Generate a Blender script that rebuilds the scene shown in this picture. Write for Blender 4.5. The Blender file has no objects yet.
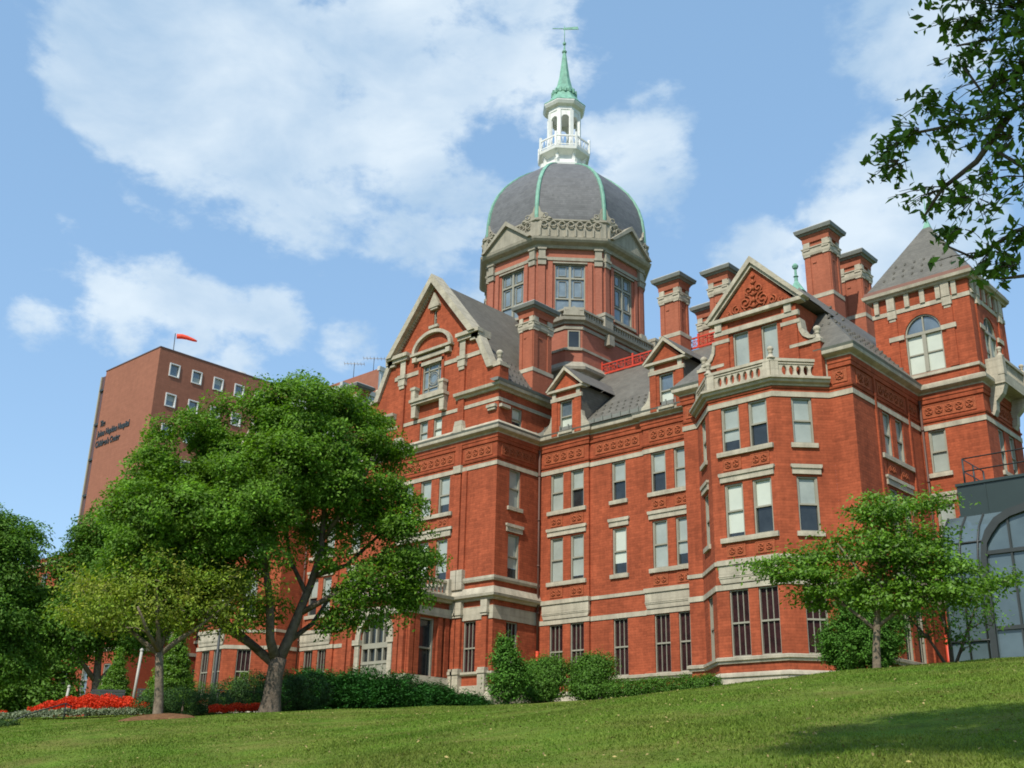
import bpy, bmesh, math, random
import numpy as np
from math import sin, cos, pi, radians, sqrt
from mathutils import Vector, Matrix
from mathutils.geometry import tessellate_polygon

C = bpy.context.scene.collection
SC = bpy.context.scene
rnd = random.Random(7)
NP = np.random.default_rng(11)

# ------------------------------------------------------------------ camera
cam_d = bpy.data.cameras.new('camera')
cam = bpy.data.objects.new('camera', cam_d)
C.objects.link(cam)
SC.camera = cam
cam_d.sensor_width = 36
cam_d.lens = 38.39
cam_d.clip_end = 5000
cam.matrix_world = (Matrix.Rotation(0.74859, 4, 'Z') @ Matrix.Rotation(1.92717, 4, 'X') @ Matrix.Rotation(0.022965, 4, 'Z'))

# ------------------------------------------------------------------ light
SUN = Vector((0.95, -3.6, 4.1)).normalized()          # towards the sun
sun_d = bpy.data.lights.new('sun', 'SUN')
sun_d.energy = 3.7
sun_d.angle = radians(0.6)
sun_d.color = (1.0, 0.95, 0.86)
sun = bpy.data.objects.new('sun', sun_d)
C.objects.link(sun)
sun.rotation_euler = (-SUN).to_track_quat('-Z', 'Y').to_euler()

world = bpy.data.worlds.new('World')
SC.world = world
world.use_nodes = True
wt = world.node_tree
for n in list(wt.nodes):
    wt.nodes.remove(n)
def N(t, typ, **kw):
    n = t.nodes.new(typ)
    for k, v in kw.items():
        setattr(n, k, v)
    return n
wo = N(wt, 'ShaderNodeOutputWorld')
sky = N(wt, 'ShaderNodeTexSky', sky_type='NISHITA', sun_disc=False)
sky.sun_elevation = math.asin(SUN.z)
sky.sun_rotation = math.atan2(SUN.x, SUN.y)
sky.air_density = 1.0
sky.dust_density = 0.6
sky.ozone_density = 0.7
bg = N(wt, 'ShaderNodeBackground')
bg.inputs[1].default_value = 0.15
air = N(wt, 'ShaderNodeMix', data_type='RGBA')                # thin summer haze
air.inputs['Factor'].default_value = 0.55
air.inputs['B'].default_value = (1.60, 2.85, 4.40, 1)
wt.links.new(sky.outputs[0], air.inputs['A'])
wt.links.new(air.outputs['Result'], bg.inputs[0])
tc = N(wt, 'ShaderNodeTexCoord')
def wnoise(scale, detail, rough, off=(0, 0, 0), dist=0.0):
    mp = N(wt, 'ShaderNodeMapping')
    mp.inputs['Location'].default_value = off
    mp.inputs['Scale'].default_value = (1, 1, 1.7)
    wt.links.new(tc.outputs['Generated'], mp.inputs[0])
    n = N(wt, 'ShaderNodeTexNoise')
    n.inputs['Scale'].default_value = scale
    n.inputs['Detail'].default_value = detail
    n.inputs['Roughness'].default_value = rough
    n.inputs['Distortion'].default_value = dist
    wt.links.new(mp.outputs[0], n.inputs['Vector'])
    return n.outputs['Fac']
def wmath(op, a, b=None, clamp=False):
    m = N(wt, 'ShaderNodeMath', operation=op, use_clamp=clamp)
    for i, v in enumerate((a, b)):
        if v is None:
            continue
        if isinstance(v, (int, float)):
            m.inputs[i].default_value = v
        else:
            wt.links.new(v, m.inputs[i])
    return m.outputs[0]
# where the cloud banks stand: direction, angular radius, weight
CLOUDS = [((-0.711, 0.425, 0.566), 0.17, 1.0), ((-0.69, 0.50, 0.53), 0.14, 1.0), ((-0.765, 0.345, 0.565), 0.11, 1.0),
          ((-0.645, 0.575, 0.505), 0.13, 0.95), ((-0.56, 0.562, 0.615), 0.15, 0.9), ((-0.62, 0.51, 0.60), 0.17, 1.0), ((-0.50, 0.69, 0.52), 0.10, 0.8),
          ((-0.32, 0.826, 0.464), 0.13, 1.0), ((-0.27, 0.77, 0.585), 0.10, 0.7), ((-0.843, 0.377, 0.384), 0.08, 0.52),
          ((-0.765, 0.515, 0.385), 0.05, 0.62), ((-0.80, 0.455, 0.39), 0.045, 0.6), ((-0.865, 0.35, 0.36), 0.05, 0.6), ((-0.73, 0.57, 0.37), 0.05, 0.6), ((-0.424, 0.789, 0.445), 0.08, 0.7), ((-0.81, 0.42, 0.40), 0.05, 0.45),
          ((-0.60, 0.65, 0.455), 0.12, 0.85), ((-0.80, 0.48, 0.36), 0.07, 0.7)]
acc = None
for d, r, w in CLOUDS:
    vm = N(wt, 'ShaderNodeVectorMath', operation='DISTANCE')
    vm.inputs[1].default_value = d
    wt.links.new(tc.outputs['Generated'], vm.inputs[0])
    mr = N(wt, 'ShaderNodeMapRange', interpolation_type='SMOOTHERSTEP')
    mr.inputs['From Min'].default_value = r * 1.25
    mr.inputs['From Max'].default_value = r * 0.15
    mr.inputs['To Min'].default_value = 0
    mr.inputs['To Max'].default_value = w
    wt.links.new(vm.outputs['Value'], mr.inputs['Value'])
    acc = mr.outputs[0] if acc is None else wmath('MAXIMUM', acc, mr.outputs[0])
n1 = wnoise(4.2, 9, 0.58, (3.1, 1.7, 0.4), 0.25)
n2 = wnoise(14, 8, 0.6, (1.1, 5.7, 2.4), 0.1)
dens = wmath('ADD', acc, wmath('MULTIPLY', wmath('SUBTRACT', n1, 0.5), 1.7))
dens = wmath('ADD', dens, wmath('MULTIPLY', wmath('SUBTRACT', n2, 0.5), 1.45))
dm = N(wt, 'ShaderNodeMapRange', interpolation_type='SMOOTHSTEP')
dm.inputs['From Min'].default_value = 0.40
dm.inputs['From Max'].default_value = 0.78
wt.links.new(dens, dm.inputs['Value'])
dmo = wmath('MULTIPLY', dm.outputs[0], 0.84)
n3 = wnoise(7, 6, 0.55, (0.3, 2.2, 7.7), 0.3)
cr = N(wt, 'ShaderNodeValToRGB')
cr.color_ramp.elements[0].position = 0.35
cr.color_ramp.elements[0].color = (0.345, 0.475, 0.62, 1)
cr.color_ramp.elements[1].position = 0.68
cr.color_ramp.elements[1].color = (0.63, 0.71, 0.77, 1)
wt.links.new(n3, cr.inputs[0])
bgc = N(wt, 'ShaderNodeBackground')
wt.links.new(cr.outputs[0], bgc.inputs[0])
bgc.inputs[1].default_value = 0.98
mx = N(wt, 'ShaderNodeMixShader')
wt.links.new(dmo, mx.inputs[0])
wt.links.new(bg.outputs[0], mx.inputs[1])
wt.links.new(bgc.outputs[0], mx.inputs[2])
wt.links.new(mx.outputs[0], wo.inputs[0])
SC.view_settings.view_transform = 'Standard'
SC.view_settings.look = 'None'
SC.view_settings.gamma = 1
SC.view_settings.exposure = 0.45
SC.cycles.filter_width = 1.8
SC.cycles.max_bounces = 6
SC.cycles.diffuse_bounces = 3
SC.cycles.transparent_max_bounces = 6

# ------------------------------------------------------------------ materials
def mat(name, col, rough=0.8, var=0.0, vscale=2.0, metal=0.0, bump=0.0, bscale=20.0, col2=None, spec=0.4,
        lines=None, island=0.0, trans=0.0, fine=0.0, streak=0.0):
    m = bpy.data.materials.new(name)
    m.use_nodes = True
    t = m.node_tree
    b = t.nodes['Principled BSDF']
    b.inputs['Roughness'].default_value = rough
    b.inputs['Metallic'].default_value = metal
    b.inputs['Specular IOR Level'].default_value = spec
    geo = N(t, 'ShaderNodeNewGeometry')
    rgb = N(t, 'ShaderNodeRGB')
    rgb.outputs[0].default_value = (*col, 1)
    out = rgb.outputs[0]
    def noise(scale, detail=5, rgh=0.6, sc=(1, 1, 1)):
        v = geo.outputs['Position']
        if sc != (1, 1, 1):
            mp = N(t, 'ShaderNodeMapping')
            mp.inputs['Scale'].default_value = sc
            t.links.new(v, mp.inputs[0])
            v = mp.outputs[0]
        n = N(t, 'ShaderNodeTexNoise')
        n.inputs['Scale'].default_value = scale
        n.inputs['Detail'].default_value = detail
        n.inputs['Roughness'].default_value = rgh
        t.links.new(v, n.inputs['Vector'])
        return n.outputs['Fac']
    def scalecol(c, fac, lo, hi, f0=0.3, f1=0.7):
        mr = N(t, 'ShaderNodeMapRange')
        mr.inputs['From Min'].default_value = f0
        mr.inputs['From Max'].default_value = f1
        mr.inputs['To Min'].default_value = lo
        mr.inputs['To Max'].default_value = hi
        t.links.new(fac, mr.inputs['Value'])
        vm = N(t, 'ShaderNodeVectorMath', operation='SCALE')
        t.links.new(c, vm.inputs[0])
        t.links.new(mr.outputs[0], vm.inputs['Scale'])
        return vm.outputs[0]
    if col2 is not None:
        mixn = N(t, 'ShaderNodeMix', data_type='RGBA')
        mr = N(t, 'ShaderNodeMapRange')
        mr.inputs['From Min'].default_value = 0.36
        mr.inputs['From Max'].default_value = 0.64
        t.links.new(noise(vscale * 0.7, 6), mr.inputs['Value'])
        t.links.new(mr.outputs[0], mixn.inputs['Factor'])
        t.links.new(out, mixn.inputs['A'])
        mixn.inputs['B'].default_value = (*col2, 1)
        out = mixn.outputs['Result']
    if var:
        out = scalecol(out, noise(vscale), 1 - var, 1 + var)
    if fine:
        out = scalecol(out, noise(vscale * 14, 3), 1 - fine, 1 + fine)
    if streak:
        out = scalecol(out, noise(3.0, 4, 0.6, (1, 1, 0.12)), 1 - streak, 1 + streak)
    if island:
        out = scalecol(out, geo.outputs['Random Per Island'], 1 - island, 1 + island, 0, 1)
    if lines:                                              # courses: (height, strength)
        sp = N(t, 'ShaderNodeSeparateXYZ')
        t.links.new(geo.outputs['Position'], sp.inputs[0])
        mm = N(t, 'ShaderNodeMath', operation='MULTIPLY')
        t.links.new(sp.outputs['Z'], mm.inputs[0])
        mm.inputs[1].default_value = 1.0 / lines[0]
        fr = N(t, 'ShaderNodeMath', operation='FRACT')
        t.links.new(mm.outputs[0], fr.inputs[0])
        mr = N(t, 'ShaderNodeMath', operation='LESS_THAN')
        t.links.new(fr.outputs[0], mr.inputs[0])
        mr.inputs[1].default_value = 0.22
        out = scalecol(out, mr.outputs[0], 1.0, 1.0 - lines[1], 0, 1)
        # a value per course and per unit inside the course
        fl = N(t, 'ShaderNodeMath', operation='FLOOR')
        t.links.new(mm.outputs[0], fl.inputs[0])
        cb = N(t, 'ShaderNodeCombineXYZ')
        for ax in ('X', 'Y'):
            ms = N(t, 'ShaderNodeMath', operation='MULTIPLY_ADD')
            t.links.new(sp.outputs[ax], ms.inputs[0])
            ms.inputs[1].default_value = 0.5 / lines[0] if len(lines) < 3 else 1.0 / lines[2]
            hf = N(t, 'ShaderNodeMath', operation='MULTIPLY')
            t.links.new(fl.outputs[0], hf.inputs[0])
            hf.inputs[1].default_value = 0.5
            t.links.new(hf.outputs[0], ms.inputs[2])
            ff = N(t, 'ShaderNodeMath', operation='FLOOR')
            t.links.new(ms.outputs[0], ff.inputs[0])
            t.links.new(ff.outputs[0], cb.inputs[ax])
        t.links.new(fl.outputs[0], cb.inputs['Z'])
        wn = N(t, 'ShaderNodeTexWhiteNoise')
        t.links.new(cb.outputs[0], wn.inputs['Vector'])
        out = scalecol(out, wn.outputs['Value'], 1 - lines[1] * 0.8, 1 + lines[1] * 0.8, 0, 1)
    t.links.new(out, b.inputs['Base Color'])
    if bump:
        bp = N(t, 'ShaderNodeBump')
        bp.inputs['Strength'].default_value = bump
        bp.inputs['Distance'].default_value = 0.05
        t.links.new(noise(bscale, 6), bp.inputs['Height'])
        t.links.new(bp.outputs[0], b.inputs['Normal'])
    if trans:
        tr = N(t, 'ShaderNodeBsdfTranslucent')
        vm = N(t, 'ShaderNodeVectorMath', operation='MULTIPLY')
        t.links.new(out, vm.inputs[0])
        vm.inputs[1].default_value = (1.5, 1.6, 0.6)
        t.links.new(vm.outputs[0], tr.inputs[0])
        ms = N(t, 'ShaderNodeMixShader')
        ms.inputs[0].default_value = trans
        t.links.new(b.outputs[0], ms.inputs[1])
        t.links.new(tr.outputs[0], ms.inputs[2])
        t.links.new(ms.outputs[0], t.nodes['Material Output'].inputs[0])
    return m

BRICK = mat('red_brick', (0.300, 0.070, 0.030), 0.9, 0.18, 0.45, bump=0.3, bscale=9, lines=(0.15, 0.17, 0.45), fine=0.12, spec=0.2, streak=0.15)
BRICK_D = mat('dome_brick', (0.34, 0.120, 0.076), 0.9, 0.09, 0.5, bump=0.25, bscale=9, lines=(0.085, 0.09, 0.22), fine=0.05, spec=0.2, streak=0.05)
BRICK_CH = mat('chimney_brick', (0.33, 0.105, 0.058), 0.9, 0.10, 0.7, bump=0.25, bscale=9, lines=(0.085, 0.10, 0.22), fine=0.06, spec=0.2, streak=0.09)
BRICK_T = mat('tower_block_brick', (0.27, 0.112, 0.070), 0.9, 0.05, 0.15, lines=(0.30, 0.06, 0.8), fine=0.05, spec=0.2, streak=0.06)
BRICK_A = mat('annex_brick', (0.29, 0.060, 0.028), 0.9, 0.10, 0.4, lines=(0.085, 0.09, 0.22), fine=0.06, spec=0.2)
TERRA = mat('terracotta', (0.31, 0.080, 0.032), 0.8, 0.22, 5, bump=0.5, bscale=14, spec=0.25)
STONE = mat('limestone', (0.385, 0.345, 0.260), 0.85, 0.13, 1.3, bump=0.2, bscale=12, fine=0.09, spec=0.2, streak=0.16, lines=(0.42, 0.10, 0.9))
STONE_D = mat('dome_stone', (0.29, 0.265, 0.205), 0.85, 0.14, 1.6, bump=0.3, bscale=10, fine=0.09, spec=0.25, streak=0.14)
STONE_W = mat('weathered_stone', (0.40, 0.36, 0.27), 0.88, 0.16, 1.8, bump=0.3, bscale=10, fine=0.09, spec=0.2, streak=0.16)
SLATE = mat('roof_slate', (0.120, 0.112, 0.092), 0.6, 0.14, 0.8, lines=(0.17, 0.16, 0.28), fine=0.08, spec=0.35, bump=0.2)
SLATE_D = mat('dome_slate', (0.125, 0.125, 0.125), 0.6, 0.10, 0.8, lines=(0.20, 0.16, 0.30), fine=0.08, spec=0.35, bump=0.2)
GUTTER = mat('gutter_metal', (0.17, 0.175, 0.15), 0.6, 0.15, 2, spec=0.4)
COPPER = mat('green_copper', (0.165, 0.34, 0.25), 0.65, 0.22, 2.5, fine=0.08, streak=0.15)
WHITE = mat('white_paint', (0.70, 0.70, 0.66), 0.6, 0.07, 3, fine=0.04, streak=0.06)
FRAME = mat('window_frame_paint', (0.27, 0.255, 0.195), 0.6, 0.08, 2)
FRAME_W = mat('white_frame_paint', (0.62, 0.63, 0.60), 0.6, 0.05, 2)
GLASS = mat('window_glass', (0.022, 0.027, 0.028), 0.08, 0.4, 1.2, spec=0.6)
GLASS_S = mat('sky_glass', (0.10, 0.13, 0.15), 0.05, 0.3, 0.9, spec=1.2)
BLIND = mat('window_blind', (0.30, 0.33, 0.29), 0.2, 0.15, 0.8, spec=0.6)
BLIND2 = mat('pale_blind', (0.50, 0.53, 0.44), 0.25, 0.08, 0.8, spec=0.5)
CURTAIN = mat('maroon_curtain', (0.028, 0.010, 0.010), 0.45, 0.5, 3, spec=0.12)
LEADG = mat('leaded_glass', (0.16, 0.20, 0.22), 0.12, 0.2, 2.0, spec=1.0)
IRON = mat('red_iron', (0.50, 0.05, 0.025), 0.5, 0.1, 3)
DARK = mat('dark_metal', (0.03, 0.035, 0.033), 0.5, 0.1, 3)
GREENM = mat('green_black_cladding', (0.016, 0.030, 0.026), 0.45, 0.1, 0.8, spec=0.5)
GGLASS = mat('atrium_glass', (0.075, 0.105, 0.115), 0.06, 0.3, 0.4, spec=0.6)
SIDING = mat('grey_siding', (0.40, 0.44, 0.44), 0.55, 0.05, 0.5)
LEAD = mat('grey_flashing', (0.42, 0.42, 0.40), 0.5, 0.1, 2)
BARK = mat('bark', (0.125, 0.098, 0.072), 0.95, 0.3, 6, bump=0.8, bscale=15, spec=0.1, streak=0.2)
BARK_L = mat('pale_bark', (0.17, 0.135, 0.095), 0.95, 0.35, 7, bump=0.6, bscale=15, spec=0.1)
L_BIG = mat('ash_leaves', (0.108, 0.210, 0.020), 0.6, 0.42, 1.3, island=0.40, trans=0.35, spec=0.2)
L_DARK = mat('dark_leaves', (0.092, 0.190, 0.022), 0.6, 0.28, 0.5, island=0.35, trans=0.28, spec=0.2)
L_YEL = mat('yellow_green_leaves', (0.18, 0.285, 0.030), 0.6, 0.3, 1.2, island=0.45, trans=0.4, spec=0.2, col2=(0.25, 0.27, 0.04))
L_RT = mat('glossy_leaves', (0.110, 0.215, 0.020), 0.5, 0.25, 1.2, island=0.45, trans=0.35, spec=0.3)
L_NEAR = mat('near_leaves', (0.085, 0.165, 0.022), 0.5, 0.3, 1.5, island=0.45, trans=0.30, spec=0.35)
L_CON = mat('conifer_sprays', (0.066, 0.165, 0.018), 0.7, 0.25, 2, island=0.4, trans=0.15, spec=0.2)
L_JUN = mat('juniper_sprays', (0.026, 0.098, 0.016), 0.85, 0.5, 1.4, island=0.45, trans=0.12, spec=0.15)
L_HED = mat('hedge_leaves', (0.080, 0.175, 0.022), 0.6, 0.28, 2, island=0.45, trans=0.28, spec=0.2)
L_BOX = mat('box_leaves', (0.035, 0.080, 0.016), 0.7, 0.3, 2, island=0.4, trans=0.1, spec=0.2)
L_SIL = mat('silver_leaves', (0.19, 0.225, 0.135), 0.8, 0.2, 3, island=0.3, trans=0.1, spec=0.1)
FLOWER = mat('scarlet_flowers', (0.60, 0.050, 0.018), 0.7, 0.2, 4, island=0.35, trans=0.25, spec=0.1)
GRASSB = mat('grass_blades', (0.105, 0.185, 0.020), 0.7, 0.22, 0.5, island=0.35, trans=0.25, spec=0.15, col2=(0.150, 0.185, 0.032))
LAWN = mat('lawn_turf', (0.085, 0.145, 0.018), 0.95, 0.28, 1.1, bump=0.6, bscale=14, fine=0.3, spec=0.05, col2=(0.13, 0.135, 0.032))
MULCH = mat('bark_mulch', (0.16, 0.085, 0.042), 0.95, 0.3, 6, bump=0.8, bscale=30, spec=0.05)
PAVING = mat('pale_paving', (0.36, 0.30, 0.24), 0.9, 0.12, 1.5, spec=0.1)
ORANGE = mat('orange_cloth', (0.80, 0.10, 0.05), 0.8, 0.1, 2, trans=0.2)
WOODP = mat('shaded_post_paint', (0.40, 0.38, 0.32), 0.6, 0.08, 2)  # white paint with the shade around the posts darkened into its colour

# ------------------------------------------------------------------ mesh building
class MB:
    def __init__(self):
        self.v = []; self.f = []; self.m = []; self.smooth = []; self.cur = None; self.t = []
    def add(self, vs, fs, mi=0, smooth=False):
        o = len(self.v)
        self.v.extend([tuple(p) for p in vs])
        for f in fs:
            self.f.append(tuple(i + o for i in f))
            self.m.append(mi); self.smooth.append(smooth); self.t.append(self.cur)
    def build(self, name, mats, parent=None):
        if not self.v:
            return None
        if self.cur is not None:                # the shapes carry part names: one mesh per name
            first = None
            for nm in dict.fromkeys(self.t):
                q = MB(); idx = {}
                for f, mi, sm, tg in zip(self.f, self.m, self.smooth, self.t):
                    if tg != nm: continue
                    g = []
                    for i in f:
                        if i not in idx:
                            idx[i] = len(q.v); q.v.append(self.v[i])
                        g.append(idx[i])
                    q.f.append(tuple(g)); q.m.append(mi); q.smooth.append(sm); q.t.append(None)
                o = q.build(nm or name, mats, parent)
                first = first or o
            return first
        if not isinstance(mats, (list, tuple)):
            mats = [mats]
        me = bpy.data.meshes.new(name)
        off = Vector((0, 0, 0))
        p = parent
        while p is not None:
            off += p.location; p = p.parent
        me.from_pydata([(a[0] - off.x, a[1] - off.y, a[2] - off.z) for a in self.v], [], self.f)
        for m in mats:
            me.materials.append(m)
        me.polygons.foreach_set('material_index', self.m)
        me.polygons.foreach_set('use_smooth', self.smooth)
        me.validate()
        me.update()
        bm = bmesh.new(); bm.from_mesh(me)
        bmesh.ops.recalc_face_normals(bm, faces=bm.faces)
        bm.to_mesh(me); bm.free()
        o = bpy.data.objects.new(name, me)
        C.objects.link(o)
        if parent:
            o.parent = parent
        return o

def tag(o, label, cat, group=None, kind=None):
    if label: o['label'] = label
    if cat: o['category'] = cat
    if group: o['group'] = group
    if kind: o['kind'] = kind
    return o
def empty(name, loc, label=None, cat=None, group=None):
    o = bpy.data.objects.new(name, None)
    C.objects.link(o)
    o.location = loc
    return tag(o, label, cat, group)

class Fr:                                   # a wall frame: u along the wall, z up, d outwards
    def __init__(s, x, y, deg):
        a = radians(deg)
        s.o = (x, y); s.u = (cos(a), sin(a)); s.n = (sin(a), -cos(a)); s.deg = deg
    def p(s, u, z, d=0.0):
        return (s.o[0] + s.u[0] * u + s.n[0] * d, s.o[1] + s.u[1] * u + s.n[1] * d, z)

def box(mb, F, u0, u1, z0, z1, d0, d1, mi=0):
    v = [F.p(u, z, d) for d in (d0, d1) for z in (z0, z1) for u in (u0, u1)]
    mb.add(v, [(0, 1, 3, 2), (4, 6, 7, 5), (0, 4, 5, 1), (2, 3, 7, 6), (0, 2, 6, 4), (1, 5, 7, 3)], mi)
def prism(mb, F, pts, d0, d1, mi=0):
    n = len(pts)
    v = [F.p(u, z, d0) for u, z in pts] + [F.p(u, z, d1) for u, z in pts]
    tr = tessellate_polygon([[Vector((u, z, 0)) for u, z in pts]])
    fs = [tuple(t) for t in tr] + [tuple(i + n for i in t) for t in tr]
    fs += [(i, (i + 1) % n, n + (i + 1) % n, n + i) for i in range(n)]
    mb.add(v, fs, mi)
def sheet(mb, F, outline, holes, d=0.0, reveal=0.25, mi=0, rmi=None, both=None):
    loops = [outline] + holes
    allp = [q for l in loops for q in l]
    tr = tessellate_polygon([[Vector((u, z, 0)) for u, z in l] for l in loops])
    mb.add([F.p(u, z, d) for u, z in allp], [tuple(t) for t in tr], mi)
    if both is not None:
        mb.add([F.p(u, z, both) for u, z in allp], [tuple(t) for t in tr], mi)
        n = len(outline)
        mb.add([F.p(u, z, d) for u, z in outline] + [F.p(u, z, both) for u, z in outline],
               [(i, (i + 1) % n, n + (i + 1) % n, n + i) for i in range(n)], mi)
        reveal = d - both
    for h in holes:
        n = len(h)
        v = [F.p(u, z, d) for u, z in h] + [F.p(u, z, d - reveal) for u, z in h]
        mb.add(v, [(i, (i + 1) % n, n + (i + 1) % n, n + i) for i in range(n)], mi if rmi is None else rmi)
def sweep(mb, path, prof, closed=False, mi=0):
    n = len(path)
    offs = []
    for i in range(n):
        def dirn(a, b):
            dx, dy = b[0] - a[0], b[1] - a[1]
            l = sqrt(dx * dx + dy * dy) or 1
            return dx / l, dy / l
        if closed or 0 < i < n - 1:
            d1 = dirn(path[i - 1], path[i]); d2 = dirn(path[i], path[(i + 1) % n])
        elif i == 0:
            d1 = d2 = dirn(path[0], path[1])
        else:
            d1 = d2 = dirn(path[-2], path[-1])
        n1 = (d1[1], -d1[0]); n2 = (d2[1], -d2[0])
        mx_, my_ = n1[0] + n2[0], n1[1] + n2[1]
        l2 = mx_ * mx_ + my_ * my_
        if l2 < 1e-6:
            mx_, my_, l2 = n1[0], n1[1], 2
        k = 2.0 / l2
        offs.append((mx_ * k, my_ * k))
    m = len(prof)
    v = []
    for (x, y), (ox, oy) in zip(path, offs):
        for d, z in prof:
            v.append((x + ox * d, y + oy * d, z))
    fs = []
    for i in range(n if closed else n - 1):
        a = i * m; b = ((i + 1) % n) * m
        for j in range(m):
            k = (j + 1) % m
            fs.append((a + j, a + k, b + k, b + j))
    if not closed:
        fs.append(tuple(range(m))); fs.append(tuple(range((n - 1) * m, n * m)))
    mb.add(v, fs, mi)
def rectprof(d, z0, z1, back=-0.04):
    return [(back, z0), (d, z0), (d, z1), (back, z1)]
def lathe(mb, cx, cy, prof, n=8, rot=22.5, mi=0, smooth=False, cap=True):
    v = []
    for r, z in prof:
        for k in range(n):
            a = radians(rot) + 2 * pi * k / n
            v.append((cx + r * cos(a), cy + r * sin(a), z))
    fs = []
    for i in range(len(prof) - 1):
        for k in range(n):
            l = (k + 1) % n
            fs.append((i * n + k, i * n + l, (i + 1) * n + l, (i + 1) * n + k))
    mb.add(v, fs, mi, smooth)
    if cap:
        mb.add(v[:n], [tuple(range(n))], mi); mb.add(v[-n:], [tuple(range(n))], mi)
def tube(mb, pts, rad, n=6, mi=0, smooth=True):
    pts = [Vector(p) for p in pts]
    if isinstance(rad, (int, float)):
        rad = [rad] * len(pts)
    v = []
    ref = None
    for i, p in enumerate(pts):
        t = (pts[min(i + 1, len(pts) - 1)] - pts[max(i - 1, 0)])
        t = t.normalized() if t.length > 1e-6 else Vector((0, 0, 1))
        if ref is None:
            ref = t.cross(Vector((0.3, 0.9, 0.1)))
            if ref.length < 0.1: ref = t.cross(Vector((1, 0, 0)))
        ref = (ref - t * ref.dot(t)).normalized()
        b = t.cross(ref)
        for k in range(n):
            a = 2 * pi * k / n
            v.append(p + (ref * cos(a) + b * sin(a)) * rad[i])
    fs = []
    for i in range(len(pts) - 1):
        for k in range(n):
            l = (k + 1) % n
            fs.append((i * n + k, i * n + l, (i + 1) * n + l, (i + 1) * n + k))
    fs.append(tuple(range(n))); fs.append(tuple(range((len(pts) - 1) * n, len(pts) * n)))
    mb.add(v, fs, mi, smooth)
def urn(mb, x, y, z, s=1.0, mi=0):
    P = [(0.34, 0), (0.34, 0.08), (0.24, 0.13), (0.16, 0.3), (0.13, 0.42), (0.20, 0.47), (0.12, 0.53), (0.21, 0.64),
         (0.25, 0.76), (0.21, 0.88), (0.1, 0.96), (0.02, 1.0)]
    lathe(mb, x, y, [(r * s, z + h * s) for r, h in P], 10, 0, mi, True)

# ------------------------------------------------------------------ terrain
def gz(x, y):
    s = lambda t: (lambda q: q * q * (3 - 2 * q))(min(1, max(0, t)))
    yc = min(48, max(-15, y))
    z = -1.6 + .155 * yc - .0005 * yc * yc
    z += (.75 * s((-x - 14) / 16) + .25 * s((-x - 34) / 12)) * s(y / 16) * (1 - s((y - 16) / 24))
    z += .85 * s((x + 25) / 14) * s(y / 25)
    return z
def lawn():
    def axis(lo, hi, a, b, st, far):
        r = list(np.arange(a, b + .01, st))
        q = a
        g = st
        while q > lo:
            g *= 1.5; q -= g; r.insert(0, max(q, lo))
        q = b; g = st
        while q < hi:
            g *= 1.5; q += g; r.append(min(q, hi))
        return r
    X = axis(-2500, 2500, -60, 6, 0.75, 0); Y = axis(-2500, 2500, 2, 60, 0.75, 0)
    mb = MB()
    vs = []
    for y in Y:
        for x in X:
            z = gz(x, y)
            if -62 < x < 8 and 0 < y < 46:
                z += 0.03 * sin(x * 1.3 + y * .7) * sin(y * 1.1 - x * .4)
            vs.append((x, y, z))
    nx = len(X)
    fs = [(j * nx + i, j * nx + i + 1, (j + 1) * nx + i + 1, (j + 1) * nx + i) for j in range(len(Y) - 1) for i in range(nx - 1)]
    mb.add(vs, fs, 0, True)
    o = mb.build('ground', LAWN)
    tag(o, 'sloping green lawn in front of the brick hospital', None, None, 'structure')
lawn()

# ================================================================== the main building
G0 = 4.0
HB = empty('hospital_building', (-53, 48.6, 4.6), 'red brick Victorian hospital with pale stone bands, gables and a slate dome', 'building')

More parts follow.
